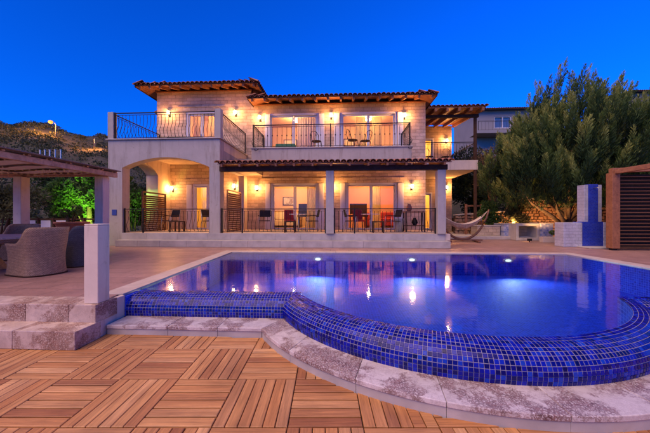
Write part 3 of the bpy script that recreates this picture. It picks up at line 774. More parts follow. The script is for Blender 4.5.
# porch roof
s = math.atan2(.30, 1.75)
pr_ = part_empty('porch_roof', villa, (0, 10.2, 3.0))
MB().extrude([(10.17, 2.975), (11.897, 2.975 + 1.727 * math.tan(s)), (11.897, 3.0 + 1.727 * math.tan(s)), (10.17, 3.0)], 'x', -4.42, 3.85).build('roof_deck', 'roof_board', pr_)
for i in range(13):
    xx = -4.25 + i * .655
    MB().beam((xx, 10.14, 2.925), (xx, 11.88, 2.925 + 1.74 * math.tan(s)), .07, .09).build('rafter', 'beam_wood', pr_, bevel=.004)
roof_slope(pr_, -4.40, 3.82, 10.10, 2.985, s, 5, front_rows=2)
# main upper roof (hipped), seen from below: boards, rafters, tiles
def hip_roof(name, x0, x1, y0, y1, ze, slope, nraf, rows, ridge_in):
    rf = part_empty(name, villa, ((x0 + x1) / 2, y0, ze))
    ys = (y0 + y1) / 2; zr = ze + (ys - y0) * math.tan(slope); xi0, xi1 = x0 + ridge_in, x1 - ridge_in
    for dz, nm, mt in ((0, 'roof_deck', 'roof_board'),):
        v = [(x0, y0, ze), (x1, y0, ze), (x1, y1, ze), (x0, y1, ze), (xi0, ys, zr), (xi1, ys, zr)]
        fs = [(0, 1, 5, 4), (1, 2, 5), (2, 3, 4, 5), (3, 0, 4)]
        vv = v + [(x, y, z + .03) for x, y, z in v]; ff = fs + [tuple(q + 6 for q in f_[::-1]) for f_ in fs] + [(i, 6 + i, 6 + (i + 1) % 4, (i + 1) % 4) for i in range(4)]
        MB().add(vv, ff).build(nm, mt, rf)
    for i in range(nraf):
        xx = lerp(x0 + .18, x1 - .18, i / (nraf - 1)); ll = min(1.25, (xx - x0) * 1.0 / max(ridge_in, .1) * (ys - y0), (x1 - xx) / max(ridge_in, .1) * (ys - y0)); ll = max(ll, .25)
        MB().beam((xx, y0 + .04, ze - .062 + .04 * math.tan(slope)), (xx, y0 + ll, ze - .062 + ll * math.tan(slope)), .085, .12).build('rafter', 'beam_wood', rf, bevel=.004)
    MB().box(x0, x1, y0 - .014, y0 - .002, ze + .004, ze + .035).build('fascia', 'dark_wood', rf, bevel=.003)
    MB().box(x0 - .022, x0 - .002, y0, y1, ze - .05, ze + .035).build('fascia', 'dark_wood', rf, bevel=.003)
    MB().box(x1 + .002, x1 + .022, y0, y1, ze - .05, ze + .035).build('fascia', 'dark_wood', rf, bevel=.003)
    sl = (zr - ze) / (ys - y0)
    roof_slope(rf, x0 + .03, x1 - .03, y0 - .06, ze + .01, slope, rows, clip=lambda x, y: (x - x0) / ridge_in >= (y - y0) / (ys - y0) - .05 and (x1 - x) / ridge_in >= (y - y0) / (ys - y0) - .05)
    # side slopes as one field of tiles, and hip caps
    fld = MB()
    for side in (-1, 1):
        xe = x0 if side < 0 else x1; sa = math.atan2(zr - ze, ridge_in); nn = int((y1 - y0) / .205)
        for j in range(int(ridge_in / math.cos(sa) / .36) + 1):
            for i in range(nn + 1):
                y = y0 + i * (y1 - y0) / nn; dx = j * .36 * math.cos(sa)
                if dx / ridge_in > min(y - y0, y1 - y) / (ys - y0) + .05: continue
                M = Matrix.Translation((xe - side * (dx - .05), y, ze + .045 + j * .36 * math.sin(sa))) @ Matrix.Rotation(PI / 2 * side, 4, 'Z') @ Matrix.Rotation(sa + R(2), 4, 'X')
                fld.add([tuple(M @ p) for p in btv], bt.f)
    for (a, b) in (((x0, y0, ze), (xi0, ys, zr)), ((x1, y0, ze), (xi1, ys, zr)), ((xi0, ys, zr), (xi1, ys, zr)), ((x1, y1, ze), (xi1, ys, zr))):
        a = Vector(a); b = Vector(b); L = (b - a).length; k = max(2, int(L / .36)); q = (b - a).to_track_quat('Y', 'Z').to_matrix().to_4x4()
        for i in range(k): fld.add([tuple(Matrix.Translation(a.lerp(b, i / k) + Vector((0, 0, .075))) @ q @ p) for p in btv], bt.f)
    fld.build('hip_tiles', 'roof_tile_field', rf, smooth=True, kind='stuff')
    return rf
hip_roof('roof', -9.40, -3.72, 12.78, 19.6, 7.08, R(17), 12, 9, 3.0)
hip_roof('roof', -4.12, 4.18, 12.70, 19.0, 6.36, R(15), 15, 9, 3.2)
MB().extrude([(-9.55, 6.42), (-8.905, 6.70), (-8.905, 6.80), (-9.55, 6.52)], 'y', 14.4, 18).build('lower_eave', 'roof_board', villa)
# wall plates under the eaves
MB().box(-8.92, -4.2, 13.56, 13.598, 7.10, 7.16).build('wall_plate', 'beam_wood', villa, bevel=.006)
MB().box(-4.2, 3.97, 13.56, 13.597, 6.38, 6.44).build('wall_plate', 'beam_wood', villa, bevel=.006)

# railings ---------------------------------------------------------
def baluster_mesh(h, belly=.10, r=.0075, knot=False):
    m = MB(); pts = []
    for k in range(13):
        t = k / 12; b = 0
        if t < .56: b = belly * math.sin(PI * (t / .56)) ** 1.3
        pts.append((0, -b + (.02 * math.sin(PI * (t - .56) / .44) if t > .56 else 0), h * t))
    m.tube(pts, r, 5)
    if knot: m.lathe([(.004, h * .5), (.022, h * .53), (.022, h * .57), (.004, h * .6)], n=6)
    return shared(m, 'baluster', 'iron', True)
BAL = {}
def railing(parent, a, b, z0, h, pitch, belly=.10, name='railing', posts=(), knot=False):
    a = Vector((a[0], a[1], z0)); b = Vector((b[0], b[1], z0)); d = (b - a); L = d.length; u = d.normalized(); rz = math.atan2(u.y, u.x)
    e = part_empty(name, parent, a); nrm = Vector((u.y, -u.x, 0))
    up = Vector((0, 0, 1))
    m = MB(); m.beam(a + up * h, b + up * h, .05, .028); m.build('handrail', 'iron', e, bevel=.004)
    m = MB(); m.beam(a + up * (h - .075), b + up * (h - .075), .025, .012); m.build('upper_bar', 'iron', e)
    m = MB(); m.beam(a + up * .06, b + up * .06, .03, .014); m.build('lower_bar', 'iron', e)
    key = (round(h, 2), belly, knot)
    if key not in BAL: BAL[key] = baluster_mesh(h - .075 - .06, belly, .0085, knot)
    n = int(L / pitch)
    for i in range(1, n):
        inst('baluster', BAL[key], e, a + u * (L * i / n) + up * .06, (0, 0, rz))
    for t in (0, 1, *posts):
        p = a + u * (L * t); MB().box(p.x - .022, p.x + .022, p.y - .022, p.y + .022, z0, z0 + h + .03).build('rail_post', 'iron', e, bevel=.003)
    return e
railing(villa, (-8.56, 10.58), (-4.66, 10.58), 4.03, 1.0, .135)
railing(villa, (-4.50, 10.74), (-4.50, 13.5), 4.03, 1.0, .135)
railing(villa, (-8.70, 13.5), (-8.70, 10.74), 4.03, 1.0, .16)
railing(villa, (-3.64, 11.95), (2.84, 11.95), 3.97, .95, .20, .03, posts=(.5,), knot=True)
railing(villa, (-3.64, 13.55), (-3.64, 11.99), 3.97, .95, .14, .14)
railing(villa, (2.84, 11.99), (2.84, 13.55), 3.97, .95, .14, .14)
railing(villa, (-8.20, 10.60), (-4.89, 10.60), FL, .90, .14, posts=(.22,))
railing(villa, (-4.42, 10.60), (-.54, 10.60), FL, .90, .14, posts=(.20,))
railing(villa, (-.20, 10.60), (3.42, 10.60), FL, .90, .14, posts=(.20,))
for xx in (-3.55, 2.76):   # scrolled brackets under the balcony ends
    m = MB(); m.tube([(xx, 11.86, 3.93), (xx, 11.80, 3.86), (xx + .06, 11.78, 3.82), (xx + .13, 11.80, 3.86), (xx + .16, 11.86, 3.92)], .014, 6); m.build('bracket', 'iron', villa, smooth=True)

# right wing -------------------------------------------------------
WX = 6.95
m = MB(); m.box(3.955, WX, 14.96, 18.4, 3.46, 3.95); m.build('wing_slab', 'plaster_lamplit', villa, bevel=.01)
wall_open(3.955, WX, .0, 3.455, 18.4, 18.7, [(4.9, 5.75, .3, 2.6)]).build('wing_wall', 'house_stone', villa)
wall_open(3.955, WX, 3.955, 6.75, 18.4, 18.7, [(4.9, 5.85, 3.96, 6.0)]).build('wing_wall', 'house_stone', villa)
slider((4.9, 5.75, .3, 2.6), 1, 'glazed_door', y=18.5); slider((4.9, 5.85, 3.96, 6.0), 1, 'glazed_door', y=18.5)
MB().box(3.96, 9.0, 14.2, 18.39, -.002, .16).build('wing_floor', 'pale_stone', villa, bevel=.01)
for (z0, z1) in ((.31, 3.3), (3.97, 6.4)):
    m = MB(); x0, x1, y0, y1 = 4.2, 6.9, 18.702, 21
    m.add([(x0, y1, z0), (x1, y1, z0), (x1, y1, z1), (x0, y1, z1)], [(0, 1, 2, 3)]); m.add([(x0, y0, z0), (x0, y1, z0), (x0, y1, z1), (x0, y0, z1)], [(0, 1, 2, 3)])
    m.add([(x1, y0, z0), (x1, y1, z0), (x1, y1, z1), (x1, y0, z1)], [(0, 1, 2, 3)]); m.add([(x0, y0, z1), (x1, y0, z1), (x1, y1, z1), (x0, y1, z1)], [(0, 1, 2, 3)]); m.add([(x0, y0, z0), (x1, y0, z0), (x1, y1, z0), (x0, y1, z0)], [(0, 1, 2, 3)])
    m.build('room_wall', 'interior_yellow', villa)
    t = thing('ceiling_lamp', f'glowing round ceiling lamp in the {"upper" if z0 > 3 else "lower"} room of the right wing', 'ceiling lamp', (5.5, 19.8, z1), group='ceiling lamps in the rooms')
    q = MB(); q.lathe([(0, -.10), (.10, -.085), (.15, -.04), (.16, 0)], (5.5, 19.8, z1 - .012), 20); q.build('shade', 'bulb_warm', t, smooth=True)
    lamp('ceiling_lamp_light', t, (5.5, 19.6, z1 - .35), 70, (1, .62, .26), .12)
railing(villa, (4.0, 15.02), (WX - .06, 15.02), 3.95, .92, .16, .04)
railing(villa, (WX - .06, 15.06), (WX - .06, 18.36), 3.95, .92, .16, .04)
MB().box(WX - .17, WX - .05, 14.98, 15.10, 3.952, 6.12).build('wing_post', 'dark_wood', villa, bevel=.008)
MB().box(WX - .17, WX - .05, 14.98, 15.10, .0, 3.457).build('wing_post', 'dark_wood', villa, bevel=.008)
wr = part_empty('wing_roof', villa, (5.4, 14.6, 6.3))
MB().box(3.97, WX + .05, 14.96, 15.12, 6.125, 6.27).build('wing_beam', 'dark_wood', wr, bevel=.008)
s = math.atan2(.34, 3.8)
MB().extrude([(14.55, 6.46), (18.38, 6.80), (18.38, 6.83), (14.55, 6.49)], 'x', 3.96, WX + .2).build('roof_deck', 'roof_board', wr)
for i in range(6):
    xx = 4.15 + i * .57
    MB().beam((xx, 14.5, 6.365), (xx, 18.37, 6.365 + 3.87 * math.tan(s)), .10, .17).build('rafter', 'beam_wood', wr, bevel=.006)
roof_slope(wr, 3.98, WX + .2, 14.5, 6.49, s, 6)

# wall lamps -------------------------------------------------------
def sconce(x, y, z, label, power=33, facing=-1):
    t = thing('wall_lamp', label, 'wall lamp', (x, y, z), group='lit wall lamps on the villa')
    m = MB(); m.box(x - .05, x + .05, y - .02, y, z - .10, z + .10); m.build('back_plate', 'iron', t, bevel=.006)
    m = MB(); m.tube([(x, y - .02, z - .02), (x, y - .08, z - .06), (x, y - .13, z - .04), (x, y - .14, z + .0)], .009, 6); m.build('arm', 'iron', t, smooth=True)
    m = MB(); m.lathe([(.02, -.02), (.055, .01), (.062, .08), (.05, .15), (.0, .16)], (x, y - .14, z), 16); m.build('shade', 'bulb_warm', t, smooth=True)
    m = MB(); m.lathe([(.0, .20), (.02, .185), (.05, .162), (.07, .15)], (x, y - .14, z), 12); m.build('cap', 'iron', t, smooth=True)
    lamp('wall_lamp_light', t, (x, y - .22, z + .05), power, WARM, .07)
sconce(-8.08, FY, 2.38, 'lit wall lamp on the back wall under the arch')
sconce(-5.04, FY, 2.48, 'lit wall lamp above the brown louvred screen left of the porch')
sconce(-3.95, FY, 2.40, 'lit wall lamp left of the first sliding door on the porch')
sconce(-.36, FY, 2.48, 'lit wall lamp seen beside the middle porch column')
sconce(3.30, FY, 2.42, 'lit wall lamp on the stone wall right of the second sliding door')
sconce(-8.25, FY, 6.02, 'lit wall lamp on the roof terrace left of the upper door')
sconce(-4.98, FY, 5.98, 'lit wall lamp above the sloping side railing of the roof terrace')
sconce(-3.80, FY, 5.72, 'lit wall lamp at the left end of the main balcony')
sconce(-.42, FY, 5.76, 'lit wall lamp between the two doors of the main balcony')
sconce(2.97, FY, 5.70, 'lit wall lamp at the right end of the main balcony')
sconce(6.60, 18.4, 2.85, 'lit wall lamp under the slab of the right wing behind the hammock', 45)
sconce(6.60, 18.4, 5.75, 'lit wall lamp on the covered terrace of the right wing', 45)

# ------------------------------------------------------------------ porch furniture
def slat_screen(x, y0, y1, z0, z1, label):
    t = thing('louvred_screen', label, 'screen', (x, y0, z0), group='brown louvred screens')
    m = MB(); m.box(x - .025, x + .025, y0, y0 + .06, z0, z1); m.box(x - .025, x + .025, y1 - .06, y1, z0, z1); m.box(x - .025, x + .025, y0 + .06, y1 - .06, z1 - .06, z1); m.box(x - .025, x + .025, y0 + .06, y1 - .06, z0, z0 + .06)
    m.build('frame', 'slat_wood', t, bevel=.004)
    n = int((z1 - z0 - .14) / .085); q = MB(); q.beam((0, y0 + .06, 0), (0, y1 - .06, 0), .012, .07)
    q.v = [(a, b - (y0 + y1) / 2, c) for a, b, c in q.v]; me = shared(q, 'slat', 'slat_wood')
    for i in range(n): inst('slat', me, t, (x, (y0 + y1) / 2, z0 + .11 + i * .085), (0, R(32), 0))
slat_screen(-8.05, 11.35, 12.95, FL, 2.14, 'brown louvred wooden screen in the side opening under the arch')
slat_screen(-4.52, 11.35, 12.95, FL, 2.20, 'brown louvred wooden screen at the left end of the tiled porch')

def garden_chair(cloth='fabric_dark'):
    t = thing('garden_chair', 'x', 'chair')
    MB().box(-.23, .23, -.22, .22, .42, .45).build('seat', cloth, t, bevel=.01)
    m = MB(); m.add([(-.23, .205, .60), (.23, .205, .60), (.23, .285, .90), (-.23, .285, .90), (-.23, .225, .595), (.23, .225, .595), (.23, .305, .895), (-.23, .305, .895)],
                    [(0, 1, 2, 3), (7, 6, 5, 4), (0, 4, 5, 1), (1, 5, 6, 2), (2, 6, 7, 3), (3, 7, 4, 0)]); m.build('backrest', cloth, t)
    for sx in (-1, 1):
        MB().tube([(sx * .26, -.24, 0), (sx * .25, -.22, .45), (sx * .25, -.20, .64)], .014, 6).build('leg', 'steel', t, smooth=True)
        MB().tube([(sx * .26, .30, 0), (sx * .245, .22, .45), (sx * .245, .30, .92)], .014, 6).build('leg', 'steel', t, smooth=True)
        MB().tube([(sx * .25, -.22, .64), (sx * .26, .0, .66), (sx * .25, .24, .64)], .016, 6).build('armrest', 'dark_wood', t, smooth=True)
    return t
def stool():
    t = thing('stool', 'x', 'stool')
    MB().box(-.22, .22, -.22, .22, .40, .44).build('top', 'dark_wood', t, bevel=.008)
    for sx in (-1, 1):
        for sy in (-1, 1): MB().box(sx * .19 - .024, sx * .19 + .024, sy * .19 - .024, sy * .19 + .024, 0, .398).build('leg', 'dark_wood', t, bevel=.004)
    return t
def place(proto, first, loc, rz, label, group):
    if first: proto.location = loc; proto.rotation_euler = (0, 0, rz); POS[proto.name] = Vector(loc); proto['label'] = label; proto['group'] = group; return proto
    return copy_tree(proto, loc, rz, label, group)
gc = garden_chair(); stl = stool()
CH = [((-7.25, 12.0, FL), R(-20), 'dark sling chair under the arch, in front of the back wall'),
      ((-5.35, 11.7, FL), R(75), 'dark sling chair under the arch beside the right-hand pier'),
      ((-3.25, 12.3, FL), R(10), 'dark sling chair on the porch, left of the first sliding door'),
      ((-1.15, 11.9, FL), R(-75), 'dark sling chair on the porch just left of the middle column'),
      ((.45, 11.9, FL), R(80), 'dark sling chair on the porch just right of the middle column'),
      ((2.15, 11.9, FL), R(-70), 'dark sling chair on the porch in front of the second sliding door\'s right leaf')]
for i, (p, r, lb) in enumerate(CH): place(gc, i == 0, p, r, lb, 'dark sling chairs on the porch')
ST = [((-6.55, 11.3, FL), 0, 'low dark stool under the arch'), ((-1.95, 11.2, FL), R(4), 'low dark stool before the first sliding door'), ((1.45, 11.2, FL), R(-3), 'low dark stool before the second sliding door')]
for i, (p, r, lb) in enumerate(ST): place(stl, i == 0, p, r, lb, 'low dark stools on the porch')
def cafe_table(x, y, label):
    t = thing('porch_table', label, 'table', (x, y, FL), group='white round porch tables')
    m = MB(); m.lathe([(0, .70), (.38, .70), (.39, .715), (.38, .73), (0, .73)], (x, y, FL), 28); m.build('table_top', 'white_paint', t, smooth=False)
    m = MB(); m.tube([(x, y, FL + .02), (x, y, FL + .70)], .025, 8); m.build('pedestal', 'steel', t, smooth=True)
    m = MB(); m.lathe([(0, .03), (.18, .02), (.21, 0)], (x, y, FL), 20); m.build('foot', 'steel', t, smooth=True)
cafe_table(-1.75, 12.1, 'small white round table before the first sliding door'); cafe_table(1.25, 12.1, 'small white round table before the second sliding door')
def cushion(x, y, z, wd, label, mat='fabric_red'):
    m = MB(); n = 10; v = []; f = []
    for s_ in (-1, 1):
        for i in range(n + 1):
            for j in range(n + 1):
                a, b = i / n * 2 - 1, j / n * 2 - 1; th_ = .07 * (1 - a ** 4) ** .5 * (1 - b ** 4) ** .5
                v.append((x + a * wd / 2, y + s_ * th_ - .10 * b * .5, z + (b + 1) * wd / 2))
    k = (n + 1) ** 2
    for s_ in range(2):
        for i in range(n):
            for j in range(n):
                q = (s_ * k + i * (n + 1) + j, s_ * k + (i + 1) * (n + 1) + j, s_ * k + (i + 1) * (n + 1) + j + 1, s_ * k + i * (n + 1) + j + 1); f.append(q if s_ == 0 else q[::-1])
    m.add(v, f).build('cushion', mat, None, smooth=True, label=label, cat='cushion')
# bright red throws over two folding chairs between tables
def red_chair(x, y, rz, label):
    t = thing('red_chair', label, 'chair', (x, y, FL), rz, 'red upholstered chairs at the porch tables')
    def put(mb, nm, mt, **k):
        mb.v = [(a + x, b + y, c + FL) for a, b, c in mb.v]; mb.build(nm, mt, t, **k)
    put(MB().box(-.22, .22, -.22, .22, .40, .48), 'seat', 'fabric_red', bevel=.02)
    m = MB(); m.add([(-.22, .17, .48), (.22, .17, .48), (.20, .25, .92), (-.20, .25, .92), (-.22, .23, .48), (.22, .23, .48), (.20, .31, .92), (-.20, .31, .92)], [(0, 1, 2, 3), (7, 6, 5, 4), (0, 4, 5, 1), (1, 5, 6, 2), (2, 6, 7, 3), (3, 7, 4, 0)])
    put(m, 'backrest', 'fabric_red', bevel=.015)
    for sx in (-1, 1):
        for sy in (-1, 1): put(MB().tube([(sx * .20, sy * .19, .40), (sx * .22, sy * .22, 0)], .016, 6), 'leg', 'dark_wood', smooth=True)
red_chair(-2.2, 12.55, R(20), 'red upholstered chair at the round table before the first sliding door')
red_chair(.80, 12.55, R(10), 'red upholstered chair at the round table before the second sliding door')
# dark wooden dresser with pots at the right end of the porch
t = thing('porch_cabinet', 'dark wooden table with low shelf at the right end of the porch', 'table', (3.05, 12.0, FL))
MB().box(2.62, 3.42, 11.75, 12.25, FL + .78, FL + .83).build('table_top', 'beam_wood', t, bevel=.006)
MB().box(2.66, 3.38, 11.80, 12.20, FL + .24, FL + .27).build('shelf', 'dark_wood', t, bevel=.004)
for xx in (2.65, 3.39):
    for yy in (11.79, 12.21): MB().box(xx - .025, xx + .025, yy - .025, yy + .025, FL, FL + .778).build('leg', 'dark_wood', t, bevel=.004)
def jug(x, y, z, s_, mat, label):
    m = MB(); m.lathe([(0, 0), (.07 * s_, 0), (.12 * s_, .10 * s_), (.10 * s_, .20 * s_), (.055 * s_, .26 * s_), (.07 * s_, .30 * s_), (.05 * s_, .30 * s_), (.0, .24 * s_)], (x, y, z), 18)
    m.build('jug', mat, None, smooth=True, label=label, cat='jug')
jug(2.82, 12.0, FL + .831, 1.0, 'terracotta', 'terracotta jug on the dark table at the right end of the porch')
jug(3.05, 12.02, FL + .271, 1.0, 'screen_black', 'black jug on the low shelf of the porch table')
t = thing('porch_basket', 'white wicker laundry basket left of the dark porch table', 'basket', (2.42, 12.0, FL))
m = MB(); m.lathe([(0, 0), (.15, 0), (.19, .5), (.20, .52), (.18, .52), (.14, .03), (0, .03)], (2.42, 12.0, FL), 20); m.build('body', 'rope', t, smooth=True)
m = MB(); m.lathe([(.19, .5), (.21, .51), (.21, .53), (.19, .54)], (2.42, 12.0, FL), 20); m.build('rim', 'rope', t, smooth=True)
# balcony pieces
def iron_chair(x, y, z, rz, label):
    t = thing('balcony_chair', label, 'chair', (x, y, z), rz, 'iron chairs on the balconies')
    def put(mb, nm, mt, **k):
        mb.v = [(a + x, b + y, c + z) for a, b, c in mb.v]; mb.build(nm, mt, t, **k)
    m = MB(); m.lathe([(0, .43), (.21, .43), (.215, .44), (.21, .45), (0, .45)], n=20); put(m, 'seat', 'dark_wood')
    put(MB().tube([(-.2, .14, .45), (-.2, .22, .80), (-.1, .24, .94), (.1, .24, .94), (.2, .22, .80), (.2, .14, .45)], .014, 6), 'back_frame', 'iron', smooth=True)
    for k in (-.1, 0, .1): put(MB().tube([(k, .17, .45), (k * 1.3, .23, .7), (k, .24, .93)], .008, 5), 'back_bar', 'iron', smooth=True)
    for sx in (-1, 1):
        for sy in (-1, 1): put(MB().tube([(sx * .16, sy * .15, .43), (sx * .2, sy * .2, 0)], .013, 6), 'leg', 'iron', smooth=True)
iron_chair(-1.05, 12.7, 3.971, R(30), 'dark iron chair on the main balcony beside the middle of its railing')
iron_chair(.55, 12.6, 3.971, R(60), 'dark iron chair on the main balcony, left one before the right door')
iron_chair(1.1, 12.75, 3.971, R(-50), 'dark iron chair on the main balcony, right one before the right door')
iron_chair(4.9, 16.2, 3.951, R(20), 'dark iron chair on the right wing terrace, left of two')
iron_chair(5.8, 16.3, 3.951, R(-30), 'dark iron chair on the right wing terrace, right of two')
MB().box(-2.95, -2.05, 13.05, 13.45, 3.972, 4.42).build('storage_chest', 'fabric_green', None, bevel=.03, label='green fabric chest behind the left balcony door\'s railing', cat='chest')
t = thing('sun_bed', 'dark folded sun bed lying on the roof terrace above the arch', 'sun bed', (-6.2, 11.6, 4.03))
MB().box(-7.0, -5.5, 11.3, 11.85, 4.22, 4.30).build('mattress', 'fabric_dark', t, bevel=.03)
for xx in (-6.9, -5.6):
    for yy in (11.36, 11.79): MB().box(xx - .02, xx + .02, yy - .02, yy + .02, 4.031, 4.219).build('leg', 'dark_wood', t)
# curtains in the rooms
def curtain(x0, x1, z0, z1, y, label, mat='curtain'):
    m = MB(); n = 40; v = []
    for i in range(n + 1):
        xx = lerp(x0, x1, i / n); yy = y + .045 * math.sin(i * PI / 2.6) + .012 * math.sin(i * 2.1)
        v += [(xx, yy, z0), (xx, yy + .004, z1)]
    m.add(v, [(2 * i, 2 * i + 2, 2 * i + 3, 2 * i + 1) for i in range(n)]); m.build('curtain', mat, None, smooth=True, label=label, cat='curtain', group='curtains behind the glass doors')
curtain(-1.62, -1.14, FL + .03, 2.62, FY + .48, 'pale curtain at the right edge of the first ground-floor sliding door')
curtain(1.55, 1.95, FL + .03, 2.62, FY + .48, 'pale curtain in the right leaf of the second ground-floor sliding door')
curtain(-6.95, -6.40, FL + .03, 2.58, FY + .48, 'yellow curtain behind the glazed door under the arch')
curtain(-7.3, -6.8, UF + .03, 6.08, FY + .48, 'pale curtain in the left half of the roof terrace door')
curtain(-6.55, -6.05, UF + .03, 6.08, FY + .48, 'pale curtain in the right half of the roof terrace door')
curtain(-2.1, -1.15, UF + .03, 5.94, FY + .48, 'wide pale curtain behind the left balcony door', 'curtain_pale')
curtain(.75, 1.2, UF + .03, 5.94, FY + .48, 'pale curtain in the left half of the right balcony door')
curtain(1.55, 2.0, UF + .03, 5.94, FY + .48, 'pale curtain in the right half of the right balcony door')
# televisions seen through the doors
for xx, lb in ((-1.75, 'dark television behind the first ground-floor sliding door'), (.95, 'dark television behind the second ground-floor sliding door')):
    t = thing('television', lb, 'television', (xx, 15.2, FL + .012), group='televisions in the ground-floor rooms')
    MB().box(xx - .45, xx + .45, 15.2, 15.25, FL + .75, FL + 1.30).build('screen', 'dark_wood', t, bevel=.01)
    MB().box(xx - .5, xx + .5, 15.05, 15.45, FL + .60, FL + .70).build('stand_top', 'dark_wood', t, bevel=.008)
    for a in (-.42, .42): MB().box(xx + a - .03, xx + a + .03, 15.1, 15.4, FL + .012, FL + .598).build('leg', 'dark_wood', t)
    MB().box(xx - .1, xx + .1, 15.2, 15.28, FL + .701, FL + .749).build('foot', 'screen_black', t)
# pictures and sofas seen through the glass
def picture(x, z, wd, h, y, mat, label):
    t = thing('wall_picture', label, 'picture', (x, y, z), group='pictures in the rooms'); m = MB(); k = .04
    m.box(x - wd / 2, x + wd / 2, y - .03, y, z, z + k); m.box(x - wd / 2, x + wd / 2, y - .03, y, z + h - k, z + h); m.box(x - wd / 2, x - wd / 2 + k, y - .03, y, z + k, z + h - k); m.box(x + wd / 2 - k, x + wd / 2, y - .03, y, z + k, z + h - k)
    m.build('frame', 'dark_wood', t, bevel=.004); MB().box(x - wd / 2 + k, x + wd / 2 - k, y - .015, y - .002, z + k, z + h - k).build('canvas', mat, t)
picture(-3.0, 1.75, .7, .5, FY + 3.19, 'marble', 'framed picture on the wall of the left ground-floor room'); picture(.2, 1.8, .5, .6, FY + 3.19, 'marble', 'framed picture on the wall of the right ground-floor room')
picture(-2.9, 5.1, .8, .5, FY + 3.19, 'shade_cloth', 'framed picture in the room behind the left balcony door'); picture(.5, 5.15, .6, .45, FY + 3.19, 'shade_cloth', 'framed picture in the room behind the right balcony door')
def sofa(x, y, z, wd, mat, label):
    t = thing('sofa', label, 'sofa', (x, y, z), group='sofas in the ground-floor rooms')
    MB().box(x - wd / 2, x + wd / 2, y - .4, y + .4, z + .10, z + .40).build('base', mat, t, bevel=.03); MB().box(x - wd / 2, x + wd / 2, y + .22, y + .42, z + .401, z + .85).build('backrest', mat, t, bevel=.05)
    for sx in (-1, 1): MB().box(x + sx * (wd / 2 - .09) - .09, x + sx * (wd / 2 - .09) + .09, y - .4, y + .219, z + .401, z + .60).build('armrest', mat, t, bevel=.03)
    for i in (-1, 1): MB().box(x + i * (wd - .36) / 4 - (wd - .38) / 4, x + i * (wd - .36) / 4 + (wd - .38) / 4, y - .38, y + .215, z + .401, z + .52).build('seat_cushion', mat, t, bevel=.04)
    for sx in (-1, 1):
        for sy in (-1, 1): MB().box(x + sx * (wd / 2 - .08) - .03, x + sx * (wd / 2 - .08) + .03, y + sy * .33 - .03, y + sy * .33 + .03, z, z + .099).build('leg', 'dark_wood', t)
sofa(-3.1, 16.2, FL + .012, 1.7, 'shade_cloth', 'pale sofa at the back of the left ground-floor room'); sofa(2.3, 16.2, FL + .012, 1.8, 'fabric_red', 'red sofa at the back of the right ground-floor room')
MB().box(-1.25, -.70, 16.2, 16.75, FL + .012, 2.4).build('wardrobe', 'beam_wood', None, bevel=.01, label='brown wardrobe at the back of the left ground-floor room', cat='wardrobe')
# small plaque and box on the left pier
MB().box(-8.62, -8.44, 10.485, 10.499, 1.15, 1.36).build('wall_plaque', 'paint_blue', None, label='small blue patterned plaque on the white pier left of the arch', cat='plaque')
t = thing('meter_box', 'small white box fixed on the corner of the pier left of the arch', 'box', (-8.86, 10.6, 1.1))
MB().box(-8.97, -8.782, 10.52, 10.72, 1.04, 1.32).build('case', 'white_paint', t, bevel=.01); MB().box(-8.96, -8.79, 10.505, 10.519, 1.06, 1.30).build('lid', 'white_paint', t, bevel=.004)

# ------------------------------------------------------------------ left pergola and dining set
pg = thing('pergola', 'white-columned pergola with weathered timber roof over the dining table at left', 'pergola', (-7.7, 6, 0))
for (xa, ya) in ((-6.80, 7.66), (-9.13, 7.60), (-6.80, 3.75), (-9.13, 3.7)):
    MB().box(xa, xa + .24, ya, ya + .24, 0, 2.215).build('column', 'pillar_plaster_lit', pg, bevel=.012)
for yy in (7.72, 3.80): MB().box(-10.2, -6.502, yy, yy + .12, 2.222, 2.338).build('cross_beam', 'pergola_wood', pg, bevel=.01)
for xx in (-6.44, ): MB().box(xx - .06, xx + .06, 3.2, 7.98, 2.217, 2.34).build('side_beam', 'pergola_wood', pg, bevel=.01)
for i in range(11):
    yy = 3.3 + i * .46; MB().box(-10.2, -6.36, yy - .03, yy + .03, 2.342, 2.372).build('rafter', 'pergola_wood', pg, bevel=.004)
for i in range(20):
    xx = -10.12 + i * .198; zj = random.gauss(0, .005)
    MB().box(xx - .088, xx + .088, 3.15 + random.uniform(-.05, .05), 8.02 + random.uniform(-.05, .05), 2.378 + zj, 2.402 + zj).build('roof_board', 'grey_board', pg, bevel=.004)
for i in range(8):                                      # slack shade cloths between the rafters
    ya, yb = 3.45 + i * .60, 3.45 + i * .60 + .42; n = 12; m = MB(); v = []
    for k in range(n + 1):
        u = k / n; sag = .07 * math.sin(PI * u) + .02 * math.sin(u * 17 + i); xx = lerp(-10.1, -6.52, u)
        v += [(xx, ya, 2.332 - sag), (xx, yb, 2.332 - sag * .7)]
    m.add(v, [(2 * k, 2 * k + 1, 2 * k + 3, 2 * k + 2) for k in range(n)]); m.build('shade_cloth', 'shade_cloth', pg, smooth=True)

